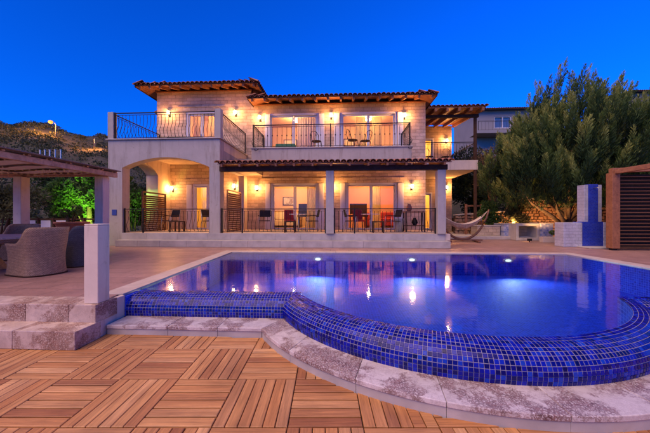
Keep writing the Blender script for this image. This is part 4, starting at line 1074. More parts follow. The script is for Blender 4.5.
def uv_set(o, uvs_of_vert):
    me = o.data; ul = me.uv_layers.new(name='UVMap')
    for lp in me.loops: ul.data[lp.index].uv = uvs_of_vert[lp.vertex_index]
def wicker_chair(name, label, mat):
    t = thing(name, label, 'armchair', group='wicker armchairs round the dining table')
    nT, nZ = 48, 12; W, Dp = .33, .33
    def outline(u):          # u 0..1: front left -> round the back (+y) -> front right
        L1 = .55; tot = 2 * L1 + PI * W; s_ = u * tot
        if s_ < L1: return (-W, -Dp + s_ - .02), (-1, 0)
        if s_ < L1 + PI * W:
            a = PI - (s_ - L1) / W; return (W * math.cos(a), -Dp + L1 - .02 + W * .62 * math.sin(a)), (math.cos(a), math.sin(a))
        return (W, -Dp + L1 - .02 - (s_ - L1 - PI * W)), (1, 0)
    def topz(u):
        c = abs(u - .5) * 2; k = min(1, max(0, (c - .30) / .42)); k = k * k * (3 - 2 * k); return .90 * (1 - k) + .60 * k
    m = MB(); v = []; uvs = []; f = []; tot = 1.1 + PI * W
    for inner_ in (0, 1):
        for i in range(nT + 1):
            u = i / nT; (x, y), nr = outline(u); tz = topz(u)
            for j in range(nZ + 1):
                q = j / nZ; zb = .02 if not inner_ else .36; z = zb + (tz - zb) * q
                fl = 1 + .10 * max(0, (z - .45) / .45) ** 1.5 - .06 * math.sin(PI * min(1, z / .6)); off = -.055 * inner_ * (1 if q < .999 else .75)
                v.append((x * fl + nr[0] * off, y * fl + nr[1] * off, z)); uvs.append((u * tot, z))
    A = (nT + 1) * (nZ + 1); id_ = lambda s_, i, j: s_ * A + i * (nZ + 1) + j
    for i in range(nT):
        for j in range(nZ):
            f.append((id_(0, i, j), id_(0, i, j + 1), id_(0, i + 1, j + 1), id_(0, i + 1, j))); f.append((id_(1, i, j), id_(1, i + 1, j), id_(1, i + 1, j + 1), id_(1, i, j + 1)))
        f.append((id_(0, i, nZ), id_(1, i, nZ), id_(1, i + 1, nZ), id_(0, i + 1, nZ)))
    for i in (0, nT):
        for j in range(nZ): f.append((id_(0, i, j), id_(1, i, j), id_(1, i, j + 1), id_(0, i, j + 1)))
    o = m.add(v, f).build('shell', mat, t, smooth=True); uv_set(o, uvs)
    m = MB(); m.box(-.29, .29, -.36, .22, .30, .40); o = m.build('seat', mat, t, bevel=.01); uv_set(o, [(x + y, z) for x, y, z in m.v])
    m = MB(); m.box(-.30, .30, -.355, -.325, .02, .30); o = m.build('front_panel', mat, t); uv_set(o, [(x, z) for x, y, z in m.v])
    MB().box(-.265, .265, -.34, .20, .401, .47).build('cushion', 'shade_cloth', t, bevel=.03)
    m = MB(); pts = [(outline(i / 40)[0][0] * 1.0, outline(i / 40)[0][1], .012) for i in range(41)]; m.tube(pts, .014, 6); m.build('base_rail', 'dark_wood', t, smooth=True)
    return t
wc = wicker_chair('wicker_armchair', 'brown wicker armchair seen from behind, nearest to the pillar side of the table', 'wicker')
wc.location = (-5.80, 5.28, 0); wc.rotation_euler = (0, 0, R(-106)); 
wd_ = wicker_chair('wicker_armchair', 'dark grey wicker armchair behind the brown one, beside the short pillar', 'wicker_dark'); wd_.location = (-5.95, 6.25, 0); wd_.rotation_euler = (0, 0, R(-96))
for loc, rz, lb in (((-8.35, 7.05, 0), R(20), 'brown wicker armchair on the far side of the round table'), ((-7.45, 4.45, 0), R(200), 'brown wicker armchair at the near left side of the round table')): copy_tree(wc, loc, rz, lb)
tb = thing('dining_table', 'round brown wicker dining table under the pergola', 'table', (-7.42, 5.55, 0))
m = MB(); m.lathe([(0, .64), (.94, .64), (.96, .65), (.96, .675), (.94, .685), (0, .685)], (-7.42, 5.55, 0), 48); m.build('table_top', 'table_wood', tb)
m = MB(); m.lathe([(.93, .639), (.93, .56), (.90, .56), (.90, .639)], (-7.42, 5.55, 0), 40); o = m.build('apron', 'wicker', tb, smooth=True); uv_set(o, [(math.atan2(y - 5.55, x + 7.42), z) for x, y, z in m.v])
m = MB(); m.lathe([(.42, .0), (.40, .05), (.27, .30), (.36, .62), (.36, .639)], (-7.42, 5.55, 0), 32); o = m.build('pedestal', 'wicker', tb, smooth=True); uv_set(o, [(math.atan2(y - 5.55, x + 7.42) * .4, z) for x, y, z in m.v])

# ------------------------------------------------------------------ foliage helpers
def leaves(n, centre_fn, size, aspect=.5, up=.0, seed=0, spread=.35):
    """n leaf quads; centre_fn(rng, n) -> positions (n,3) and directions (n,3)"""
    rg = np.random.default_rng(seed); P, Dn = centre_fn(rg, n)
    Dn = Dn + rg.normal(0, spread, (n, 3)); Dn /= np.linalg.norm(Dn, axis=1)[:, None]
    rnd = rg.normal(0, 1, (n, 3)); S = np.cross(Dn, rnd); S /= np.linalg.norm(S, axis=1)[:, None]
    L = size * rg.uniform(.6, 1.4, n)[:, None]; Wd = L * aspect
    a = P - Dn * L * .5; b = P + S * Wd * .5; c = P + Dn * L * .5; d = P - S * Wd * .5
    V = np.stack([a, b, c, d], 1).reshape(-1, 3); Fs = np.arange(4 * n).reshape(-1, 4)
    return V, Fs
def np_mesh(name, V, Fs, mat, parent, kind=None):
    off = np.array(wpos(parent)); me = bpy.data.meshes.new(name); me.vertices.add(len(V)); me.vertices.foreach_set('co', (V - off).astype(np.float32).ravel())
    me.loops.add(Fs.size); me.loops.foreach_set('vertex_index', Fs.astype(np.int32).ravel()); me.polygons.add(len(Fs))
    me.polygons.foreach_set('loop_start', np.arange(0, Fs.size, 4, dtype=np.int32)); me.update(calc_edges=True); me.validate()
    me.materials.append(MATS[mat]); o = bpy.data.objects.new(name, me); C.objects.link(o); o.parent = parent; POS[o.name] = wpos(parent).copy()
    if kind: o['kind'] = kind
    return o
def ball_fn(balls):
    balls = np.array(balls, float); wts = (balls[:, 3] ** 2.2); wts /= wts.sum()
    def fn(rg, n):
        k = rg.choice(len(balls), n, p=wts); d = rg.normal(0, 1, (n, 3)); d /= np.linalg.norm(d, axis=1)[:, None]
        r = rg.uniform(.35, 1.05, n) ** .6; sq = np.array([1, 1, .8])
        return balls[k, :3] + d * sq * (r * balls[k, 3])[:, None], d * .6 + np.array([0, 0, .25])
    return fn
def plume_fn(plumes):
    pl = np.array(plumes, float); base, tip, rad_ = pl[:, :3], pl[:, 3:6], pl[:, 6]; ln = np.linalg.norm(tip - base, axis=1); wts = ln * rad_; wts = wts / wts.sum()
    def fn(rg, n):
        k = rg.choice(len(pl), n, p=wts); t = rg.beta(1.2, 1.15, n); ax = (tip - base)[k] / ln[k][:, None]
        d = rg.normal(0, 1, (n, 3)); d -= ax * (d * ax).sum(1)[:, None]; d /= np.linalg.norm(d, axis=1)[:, None]
        prof = np.clip(t * 5, .25, 1) * (1 - t) ** .7 + .02
        lump = 1 + .35 * np.sin(t * 26 + k * 1.7) * np.sin(np.arctan2(d[:, 1], d[:, 0]) * 3 + k)
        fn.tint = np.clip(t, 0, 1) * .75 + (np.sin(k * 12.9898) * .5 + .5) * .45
        return base[k] + ax * (t * ln[k])[:, None] + d * (rad_[k] * prof * lump * rg.uniform(.35, 1.05, n) ** .5)[:, None], ax * 1.0 + d * .55
    return fn
def trunk_mb(base, pts_list, r0):
    m = MB()
    for pts, ra, rb in pts_list:
        k = len(pts); m.tube(pts, [lerp(ra, rb, i / (k - 1)) for i in range(k)], 8)
    return m

# big juniper right of the house --------------------------------------------------
TX, TY = 10.45, 13.9
jt = thing('juniper_tree', 'large dark green juniper tree with upswept plumes at right of the villa', 'tree', (TX, TY, 0))
limbs = [([(TX, TY, -.1), (TX - .05, TY, .8), (TX + .1, TY + .1, 1.9), (TX + .2, TY, 3.4), (TX + .5, TY + .1, 5.6)], .22, .05)]
for (dx, dy, z0, zt, ln) in ((-2.6, -.3, .7, 2.7, 0), (2.4, -.5, .9, 3.1, 0), (-1.7, .8, 1.2, 4.2, 0), (1.5, .9, 1.4, 4.6, 0), (-.7, -1.2, 1.0, 3.9, 0), (.9, -1.3, 1.1, 3.3, 0), (-1.2, -.8, .5, 2.2, 0)):
    limbs.append(([(TX, TY, z0 - .2), (TX + dx * .3, TY + dy * .3, z0 + .45), (TX + dx * .65, TY + dy * .65, lerp(z0, zt, .5)), (TX + dx, TY + dy, zt)], .12, .03))
trunk_mb(None, limbs, 0).build('trunk', 'bark', jt, smooth=True)
rg = np.random.default_rng(11); plumes = []
def plume(x, y, z, dx, dy, dz, r): plumes.append((x, y, z, x + dx, y + dy, z + dz, r))
#  silhouette tips (x, z): left shoulder up to the two tall leaders, then down to the right
for (xb, zb_, xt, zt) in ((9.5, 4.8, 10.15, 7.75), (10.3, 4.8, 11.15, 7.65), (10.7, 4.8, 11.55, 7.1), (8.8, 4.5, 9.0, 6.3), (9.2, 4.8, 9.5, 6.9), (8.1, 4.0, 8.2, 5.4), (11.3, 4.6, 12.1, 6.3), (12.1, 4.2, 13.0, 5.5), (7.6, 3.4, 7.5, 4.5)):
    for i in range(16):
        t_ = rg.uniform(0, .90); q_ = (1 - t_) * .60 + .04; plume(lerp(xb, xt, t_) + rg.normal(0, q_ * .5), TY + rg.normal(0, q_ * .6), lerp(zb_, zt, t_) - .25, rg.normal(.22, .28), rg.normal(0, .14), rg.uniform(.8, 1.35), rg.uniform(.16, .26))
TOPX = [7.1, 7.5, 8.0, 8.5, 9.0, 9.5, 10.0, 10.3, 10.9, 11.4, 12.0, 12.6, 13.4, 14.6]; TOPZ = [3.0, 3.6, 4.2, 4.8, 5.3, 5.7, 6.4, 5.7, 6.4, 6.0, 5.4, 4.8, 4.6, 4.3]
BOTX = [7.0, 7.6, 8.4, 9.4, 10.4, 11.4, 13, 15.4]; BOTZ = [2.4, 1.85, 1.55, 1.5, 1.75, 1.5, 1.4, 1.4]
for i in range(680):
    x = rg.uniform(7.1, 14.6); zt = np.interp(x, TOPX, TOPZ); zb_ = np.interp(x, BOTX, BOTZ); q_ = rg.uniform(0, 1) ** .9; z = lerp(zb_, zt, q_) - .3
    e_ = max(abs(q_ * 2 - 1) ** 2.4, (abs(x - 10.6) / 4.2) ** 3); e_ = min(e_, .97)
    lump = 1 + .22 * math.sin(x * 2.7 + z * 1.3) * math.sin(z * 2.4 - x) + .12 * math.sin(x * 5.3 - z * 4.1)
    dep = 2.3 * math.sqrt(1 - e_) * lump; back = rg.random() < .22
    y = TY - dep * rg.uniform(.80, 1.04) if not back else TY + dep * rg.uniform(.3, .8)
    plume(x, y, z, (x - 10.0) * .15 + rg.normal(.06, .22), -.18 + rg.normal(0, .12) if not back else .1, rg.uniform(.9, 1.7), rg.uniform(.19, .29))
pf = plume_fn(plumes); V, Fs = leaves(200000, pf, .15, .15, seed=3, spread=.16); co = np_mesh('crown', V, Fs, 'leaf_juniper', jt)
at = co.data.attributes.new('growth_light', 'FLOAT', 'FACE'); at.data.foreach_set('value', pf.tint.astype(np.float32))
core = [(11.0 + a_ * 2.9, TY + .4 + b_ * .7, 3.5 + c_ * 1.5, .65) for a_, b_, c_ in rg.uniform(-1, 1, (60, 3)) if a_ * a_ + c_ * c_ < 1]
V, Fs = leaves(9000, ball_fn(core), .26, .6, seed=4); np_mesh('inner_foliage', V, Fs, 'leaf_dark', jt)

def bush(name, label, cat, loc, balls, n, size, mat, aspect=.5, group=None, stems=4, seed=1):
    t = thing(name, label, cat, loc, group=group); x, y, z = loc; rg_ = random.Random(seed); m = MB()
    for b in balls[:stems]:
        m.tube([(x + rg_.uniform(-.05, .05), y + rg_.uniform(-.05, .05), z), (lerp(x, b[0], .5) + rg_.uniform(-.06, .06), lerp(y, b[1], .5), lerp(z, b[2], .55)), (b[0], b[1], b[2])], [.03, .02, .01] if b[2] - z < 2.5 else [.12, .08, .03], 6)
    m.build('stem' if b[2] - z < 2.5 else 'trunk', 'bark', t, smooth=True)
    V, Fs = leaves(n, ball_fn(balls), size, aspect, seed=seed); np_mesh('foliage' if b[2] - z < 2.5 else 'crown', V, Fs, mat, t); return t
def blob(c, r, n, spread, seed):
    g_ = random.Random(seed); gg = lambda sd: max(-1.4 * sd, min(1.4 * sd, g_.gauss(0, sd))); return [(c[0] + gg(spread[0]), c[1] + gg(spread[1]), c[2] + gg(spread[2]), r * g_.uniform(.6, 1.2)) for _ in range(n)]
# green lit tree behind the pergola, darker trees either side
bush('garden_tree', 'tree lit bright green by a lamp behind the pergola', 'tree', (-9.9, 11.0, 0), blob((-10.0, 11.2, 1.9), .42, 30, (.75, .35, .55), 5), 15000, .13, 'leaf_bright', .55, seed=21)
bush('dark_tree', 'dark bushy tree between the lit green tree and the villa', 'tree', (-9.7, 13.2, 0), blob((-9.95, 13.4, 1.7), .5, 22, (.40, .5, .5), 6), 12000, .12, 'leaf_dark', .5, seed=22)
bush('olive_tree', 'greyish olive tree at the left edge behind the pergola', 'tree', (-11.8, 9.4, 0), blob((-11.8, 9.4, 1.7), .55, 20, (.6, .5, .5), 7), 10000, .11, 'leaf_olive', .35, seed=23)
bush('dark_tree', 'dark tree seen through the side opening of the arch', 'tree', (-12.4, 15.2, 0), blob((-12.2, 15.2, 1.7), .75, 24, (1.3, .7, .45), 8), 14000, .16, 'leaf_dark', .5, seed=24)
bush('dark_tree', 'dark tree behind the lit green tree', 'tree', (-14.0, 14.0, 0), blob((-14.0, 14.2, 2.1), .8, 22, (1.2, .6, .7), 9), 12000, .16, 'leaf_dark', .5, seed=25)
t = thing('garden_spotlight', 'green garden floodlight at the foot of the lit tree', 'floodlight', (-9.3, 9.9, 0))
MB().box(-9.38, -9.22, 9.86, 9.98, .03, .16).build('housing', 'iron', t, bevel=.01); MB().box(-9.36, -9.24, 9.981, 9.989, .05, .14).build('lens', 'bulb_green', t)
MB().tube([(-9.3, 9.92, 0), (-9.3, 9.92, .05)], .02, 8).build('spike', 'iron', t)
lamp('garden_spotlight_light', t, (-9.3, 10.05, .25), 620, (.45, 1, .12), .08, 'SPOT', (R(128), 0, R(24)), R(88))
t = thing('garden_floodlight', 'small warm floodlight standing behind the stone niche', 'floodlight', (8.7, 14.9, 0))
MB().box(8.62, 8.78, 14.82, 14.93, .62, .74).build('housing', 'iron', t, bevel=.01); MB().box(8.635, 8.765, 14.931, 14.938, .635, .725).build('lens', 'bulb_warm', t); MB().tube([(8.7, 14.88, 0), (8.7, 14.88, .62)], .02, 8).build('spike', 'iron', t)
lamp('garden_floodlight_light', t, (8.7, 15.0, .80), 110, (1, .44, .13), .08, 'SPOT', (R(105), 0, R(-25)), R(150))
t = thing('garden_floodlight', 'small warm floodlight at the foot of the juniper trunk', 'floodlight', (9.95, 14.7, 0))
MB().box(9.87, 10.03, 14.64, 14.75, .10, .22).build('housing', 'iron', t, bevel=.01); MB().box(9.885, 10.015, 14.751, 14.758, .115, .205).build('lens', 'bulb_warm', t); MB().tube([(9.95, 14.7, 0), (9.95, 14.7, .10)], .02, 8).build('spike', 'iron', t)
lamp('garden_floodlight_light', t, (9.95, 14.6, .35), 85, (1, .42, .12), .10)
t = thing('garden_floodlight', 'small warm floodlight on the paving in front of the stone niche', 'floodlight', (8.15, 12.9, 0))
MB().box(8.07, 8.23, 12.84, 12.94, .05, .15).build('housing', 'iron', t, bevel=.01); MB().box(8.085, 8.215, 12.945, 12.952, .06, .14).build('lens', 'bulb_warm', t); MB().tube([(8.15, 12.9, 0), (8.15, 12.9, .05)], .02, 8).build('spike', 'iron', t)
lamp('garden_floodlight_light', t, (8.15, 12.85, .30), 300, (1, .52, .18), .10, 'SPOT', (R(138), 0, R(-62)), R(85))
# terracotta pot with a bare pruned plant
t = thing('terracotta_pot', 'big terracotta pot behind the wicker chairs', 'pot', (-8.55, 8.80, 0))
m = MB(); m.lathe([(0, 0), (.24, 0), (.34, .25), (.40, .55), (.38, .78), (.42, .86), (.45, .87), (.45, .93), (.40, .93), (.36, .80), (0, .78)], (-8.55, 8.80, 0), 32); m.build('body', 'terracotta', t, smooth=True)
MB().lathe([(0, .80), (.36, .80)], (-8.55, 8.80, 0), 24).build('soil', 'soil', t)
bush('potted_plant', 'pruned leafy plant growing in the terracotta pot', 'plant', (-8.55, 8.80, .80), [(-8.75, 8.75, 1.25, .14), (-8.4, 8.8, 1.35, .15), (-8.55, 8.9, 1.2, .12), (-8.25, 8.75, 1.2, .10), (-8.9, 8.85, 1.15, .1)], 420, .09, 'leaf_bright', .45, stems=5, seed=31)
# low fence behind the dining set, each picket its own part
fn_ = thing('garden_fence', 'dark rail fence with pale panels behind the pergola', 'fence', (-10.5, 9.75, 0))
for z in (.45, .98): MB().box(-13, -8.4, 9.72, 9.76, z, z + .05).build('rail', 'dark_wood', fn_)
for i in range(9):
    xx = -13 + i * .57; MB().box(xx - .03, xx + .03, 9.70, 9.78, 0, 1.06).build('post', 'dark_wood', fn_, bevel=.005)
for i in (3, 4, 5): MB().box(-13 + i * .57 + .09, -13 + i * .57 + .45, 9.73, 9.75, .50, .96).build('panel', 'white_paint', fn_)

# ------------------------------------------------------------------ right side: stone walls, planters, shower, hammock, slatted shelter
def rubble(name, label, x0, y0, x1, y1, z0, zt0, zt1, size, seed, depth=.35):
    """dry stone wall: each stone has its own edges; too small to pick apart singly, so joined"""
    t = thing(name, label, 'stone wall', ((x0 + x1) / 2, (y0 + y1) / 2, z0)); g_ = random.Random(seed); m = MB()
    d = Vector((x1 - x0, y1 - y0, 0)); L = d.length; u = d / L; nr = Vector((u.y, -u.x, 0)); z = z0
    while z < max(zt0, zt1):
        h = size * g_.uniform(.6, 1.2); s_ = -g_.uniform(0, size)
        while s_ < L:
            ww = size * g_.uniform(.6, 1.7); c = s_ + ww / 2; zt = lerp(zt0, zt1, min(max(c / L, 0), 1))
            if z + h * .6 < zt:
                pr = g_.uniform(.0, .06); cc = []
                for (a, b) in ((0, 0), (1, 0), (1, 1), (0, 1)): cc.append((s_ + .012 + a * (ww - .024) + g_.uniform(-.3, .3) * size * .5, z + .01 + b * (h - .02) + g_.uniform(-.3, .3) * size * .5))
                v = []
                for (a, b) in cc: p = Vector((x0, y0, 0)) + u * a; v.append((p.x - nr.x * 0, p.y - nr.y * 0, b))
                for (a, b) in cc:
                    a2 = lerp(a, c, .16); b2 = lerp(b, z + h / 2, .16); p = Vector((x0, y0, 0)) + u * a2 + nr * (.07 + pr); v.append((p.x, p.y, b2))
                m.add(v, [(4, 5, 6, 7), (0, 1, 5, 4), (1, 2, 6, 5), (2, 3, 7, 6), (3, 0, 4, 7)])
            s_ += ww
        z += h
    m.build('stones', 'rubble', t, kind='stuff')
    p = [Vector((x0, y0, 0)), Vector((x1, y1, 0))]; q = MB(); b = [p[0], p[1], p[1] - nr * depth, p[0] - nr * depth]
    q.add([(v_.x, v_.y, z0) for v_ in b] + [(b[0].x, b[0].y, zt0), (b[1].x, b[1].y, zt1), (b[2].x, b[2].y, zt1), (b[3].x, b[3].y, zt0)], [(3, 2, 1, 0), (4, 5, 6, 7), (0, 1, 5, 4), (1, 2, 6, 5), (2, 3, 7, 6), (3, 0, 4, 7)]); q.build('core', 'soil', t)
    q = MB(); a0, a1 = p[0] + nr * .10, p[1] + nr * .10; c0, c1 = p[0] - nr * (depth + .04), p[1] - nr * (depth + .04)
    q.add([(a0.x, a0.y, zt0 + .002), (a1.x, a1.y, zt1 + .002), (c1.x, c1.y, zt1 + .002), (c0.x, c0.y, zt0 + .002), (a0.x, a0.y, zt0 + .07), (a1.x, a1.y, zt1 + .07), (c1.x, c1.y, zt1 + .07), (c0.x, c0.y, zt0 + .07)], [(3, 2, 1, 0), (4, 5, 6, 7), (0, 1, 5, 4), (1, 2, 6, 5), (2, 3, 7, 6), (3, 0, 4, 7)]); q.build('capping', 'pale_stone', t, bevel=.01)
a = N('rubble'); rn = a.n('NewGeometry').outputs['Random Per Island']; v_ = a.coords()
a.pbr(a.mix(.5, a.ramp(rn, [(0, (.26, .15, .09)), (.5, (.40, .25, .15)), (1, (.33, .19, .12))]), a.ramp(a.noise(v_, 14, 5), [(.3, (.6, .6, .6)), (.7, (1.2, 1.2, 1.2))]), 'MULTIPLY'), .9, normal=a.bump(a.noise(v_, 20, 4), .5, .02))
rubble('rubble_wall', 'sloping rubble stone wall behind the planters below the juniper', 9.4, 16.6, 14.5, 15.0, 0, 2.15, 1.45, .17, 3)
rubble('rubble_wall', 'low rubble wall behind the hammock', 6.4, 16.2, 9.38, 16.7, 0, 1.15, 1.35, .17, 4)
# ground fill behind the walls
MB().prism([(9.4, 17.2), (14.6, 15.4), (18, 15.4), (18, 19.4), (7, 19.4), (7, 17.2)], 0, 1.0).build('planting_bank', 'soil', kind='structure')
# planters
def block(name, label, x0, x1, y0, y1, z1, mat, cap=True):
    t = thing(name, label, 'planter', ((x0 + x1) / 2, (y0 + y1) / 2, 0)); MB().box(x0, x1, y0, y1, 0, z1).build('body', mat, t, bevel=.01)
    if cap: MB().box(x0 - .02, x1 + .02, y0 - .02, y1 + .02, z1 + .001, z1 + .05).build('capping', 'pale_stone', t, bevel=.008)
    return t
block('planter_block', 'pale block with patterned front beside the hammock', 6.75, 7.85, 14.6, 15.3, .62, 'house_stone')
block('planter_block', 'grey tiled block between hammock wall and open niche', 7.88, 8.18, 14.35, 15.3, .72, 'patterned_tile')
t = thing('stone_niche', 'white framed stone niche under the shrubs', 'niche', (8.9, 14.0, 0))
m = MB(); x0, x1, y0, y1, z1 = 8.10, 9.15, 13.75, 14.55, .78; k = .12
m.box(x0, x0 + k, y0, y1, 0, z1); m.box(x1 - k, x1, y0, y1, 0, z1); m.box(x0 + k, x1 - k, y0, y1, z1 - k, z1); m.box(x0 + k, x1 - k, y0, y1, 0, k); m.build('frame', 'pale_stone', t, bevel=.01)
MB().box(x0 + k, x1 - k, y1 - .10, y1 - .02, k, z1 - k).build('back_panel', 'house_stone', t)
block('planter_block', 'blue and white patterned tile block right of the niche', 9.17, 9.72, 13.72, 14.5, .76, 'patterned_tile')
t = thing('kerb', 'low pale kerb in front of the small shrub beside the shower wall', 'kerb', (9.6, 12.9, 0))
for i in range(5): MB().box(8.55 + i * .42, 8.55 + i * .42 + .415, 12.65, 12.9, 0, .24).build('kerb_stone', 'coping_stone', t, bevel=.01)
bush('shrub', 'bright green shrub growing between hammock and niche', 'shrub', (7.8, 15.6, 0), blob((7.75, 15.5, 1.35), .30, 14, (.22, .2, .38), 41), 3600, .10, 'leaf_bright', .5, seed=41, stems=6, group='garden shrubs')
bush('shrub', 'brownish green shrub above the stone niche', 'shrub', (8.9, 15.4, 0), blob((8.9, 15.3, 1.45), .34, 16, (.38, .2, .42), 42), 4200, .10, 'leaf_olive', .5, seed=42, stems=6, group='garden shrubs')
bush('shrub', 'small low shrub left of the tiled shower wall', 'shrub', (9.9, 13.3, 0), blob((9.8, 13.3, .42), .22, 10, (.3, .15, .1), 43), 2600, .08, 'leaf_bright', .5, seed=43, stems=6, group='garden shrubs')
bush('dark_tree', 'dark shady tree behind the right wing post', 'tree', (10.0, 21.0, 0), blob((9.8, 20.5, 3.4), 1.1, 26, (1.4, .6, 1.2), 44), 14000, .18, 'leaf_dark', .45, seed=44)
bush('dry_tree', 'dry brown-leaved tree between the right wing and the juniper', 'tree', (9.6, 18.6, .9), blob((9.5, 18.4, 4.0), .7, 18, (.8, .4, .8), 45), 7000, .12, 'leaf_dry', .3, seed=45)
bush('dark_tree', 'dark tree behind the juniper at right', 'tree', (15.5, 18.0, .9), blob((15.5, 18, 3.0), 1.2, 24, (2.2, .6, .9), 46), 14000, .18, 'leaf_dark', .45, seed=46)
# small gate frame by the wing
t = thing('wooden_gate', 'narrow wooden gate frame behind the hammock', 'gate', (7.0, 15.6, 0))
MB().box(6.55, 6.66, 15.5, 15.6, 0, 1.75).build('post', 'roof_board', t, bevel=.008); MB().box(7.35, 7.43, 15.5, 15.6, 0, 1.75).build('post', 'roof_board', t, bevel=.008); MB().box(6.661, 7.349, 15.52, 15.58, 1.62, 1.70).build('rail', 'roof_board', t)
# shower wall with blue mosaic
t = thing('pool_shower', 'tall shower wall of white tile with a blue mosaic strip', 'shower', (8.8, 11.0, 0))
MB().box(8.05, 8.70, 10.86, 11.3, 0, .88).build('left_block', 'white_tile', t, bevel=.008)
MB().box(8.702, 9.45, 10.90, 11.3, 0, .90).build('basin_block', 'blue_mosaic_wall', t, bevel=.004)
MB().box(9.452, 9.58, 10.87, 11.3, 0, .89).build('right_block', 'white_tile', t, bevel=.008)
MB().box(8.86, 9.0, 10.98, 11.3, .902, 2.25).build('left_pier', 'white_tile', t, bevel=.008); MB().box(9.002, 9.33, 10.965, 11.3, .902, 2.27).build('mosaic_strip', 'blue_mosaic_wall', t, bevel=.004); MB().box(9.332, 9.47, 10.98, 11.3, .902, 2.25).build('right_pier', 'white_tile', t, bevel=.008)
MB().prism([(8.5, 10.3), (9.9, 10.3), (9.9, 10.88), (8.5, 10.88)], 0, .035).build('shower_tray', 'pale_stone', t, bevel=.008)
MB().tube([(9.17, 10.96, 2.12), (9.17, 10.80, 2.14), (9.17, 10.74, 2.08)], .014, 8).build('spout', 'steel', t, smooth=True)
# hammock and its curved stand
HA, HB = Vector((4.35, 13.2, 0)), Vector((6.35, 12.75, 0)); hu = (HB - HA).normalized(); hn = Vector((-hu.y, hu.x, 0)); HL = (HB - HA).length
t = thing('hammock_stand', 'curved wooden hammock stand on the terrace right of the porch', 'hammock stand', tuple((HA + HB) / 2))
pts = []
for k in range(25):
    u = k / 24 * 2 - 1; pts.append((HA + HB) / 2 + hu * (HL / 2 * 1.02 * math.sin(u * 1.25) / math.sin(1.25)) + Vector((0, 0, .10 + 1.30 * (1 - math.cos(u * 1.25)) / (1 - math.cos(1.25)))))
for s_ in (-1,): MB().tube(pts, [.035 + .025 * (1 - abs(k / 12 - 1)) for k in range(25)], 8).build('arc', 'slat_wood', t, smooth=True)
for s_ in (-.55, .55):
    c = (HA + HB) / 2 + hu * s_; MB().beam(c - hn * .62 + Vector((0, 0, .04)), c + hn * .62 + Vector((0, 0, .04)), .10, .07).build('foot', 'slat_wood', t, bevel=.01)
MB().beam((HA + HB) / 2 - hu * .8 + Vector((0, 0, .085)), (HA + HB) / 2 + hu * .8 + Vector((0, 0, .085)), .08, .06).build('sill', 'slat_wood', t, bevel=.01)
hm = thing('hammock', 'cream woven hammock slung in the curved wooden stand', 'hammock', tuple((HA + HB) / 2))
def hpt(u, w_):        # u along -1..1, w_ across -1..1
    e = HL / 2 * .97; z = 1.33 - .78 * (1 - abs(u) ** 2.0); wd2 = .42 * max(.04, 1 - abs(u) ** 2.2)
    return (HA + HB) / 2 + hu * (u * e) + hn * (w_ * wd2) + Vector((0, 0, z + .22 * w_ * w_ * (1 - abs(u) ** 2)))
m = MB(); nu, nw = 30, 10
m.add([tuple(hpt(-.78 + 1.56 * i / nu, -1 + 2 * j / nw)) for i in range(nu + 1) for j in range(nw + 1)], [(i * (nw + 1) + j, (i + 1) * (nw + 1) + j, (i + 1) * (nw + 1) + j + 1, i * (nw + 1) + j + 1) for i in range(nu) for j in range(nw)])
m.build('bed', 'rope', hm, smooth=True)
for e_ in (-1, 1):
    m = MB()
    for j in range(7): m.tube([hpt(e_ * .78, -1 + 2 * j / 6), hpt(e_ * 1.0, 0)], .006, 5)
    m.build('cords', 'rope', hm, smooth=True)
m = MB()
for j in (-1, 1): m.tube([hpt(-.78 + 1.56 * i / 20, j) for i in range(21)], .014, 6)
m.build('edge_rope', 'rope', hm, smooth=True)
m = MB()
for i in range(26):
    p = hpt(-.72 + 1.44 * i / 25, -1); m.tube([p, p - Vector((0, 0, .14 + .04 * math.sin(i)))], .006, 4)
m.build('fringe', 'rope', hm)
# slatted timber shelter at the right edge
t = thing('slatted_shelter', 'brown timber shelter with horizontal slat screen at the right edge', 'shelter', (10.3, 9.9, 0))
def post(x, y, z1): MB().box(x - .12, x + .12, y - .12, y + .12, .06, z1).build('post', 'beam_wood', t, bevel=.01); MB().box(x - .07, x + .07, y - .07, y + .07, 0, .06).build('foot', 'iron', t)
post(8.93, 9.95, 2.52); post(12.2, 9.95, 2.62); post(9.9, 6.3, 2.62); post(12.4, 6.3, 2.7)
MB().beam((8.86, 9.95, 2.60), (12.4, 9.95, 2.72), .16, .15).build('front_beam', 'beam_wood', t, bevel=.008)
MB().beam((8.93, 9.86, 2.555), (9.9, 6.1, 2.70), .12, .15).build('side_beam', 'beam_wood', t, bevel=.008)
q = MB().box(-1.55, 1.55, -.03, .03, -.010, .010); me = shared(q, 'slat', 'slat_wood')
for i in range(20): inst('slat', me, t, (10.62, 10.02, .17 + i * .118), (R(14), 0, 0))
for xx in (9.10, 10.6, 12.05): MB().box(xx - .03, xx + .03, 10.045, 10.10, .08, 2.5).build('batten', 'dark_wood', t)
MB().box(9.06, 12.07, 10.11, 10.14, .10, 2.5).build('dark_backing', 'fabric_dark', t)  # dark sheet directly behind the slats
MB().box(9.06, 12.07, 9.90, 10.0, .04, .11).build('bottom_rail', 'dark_wood', t, bevel=.005)

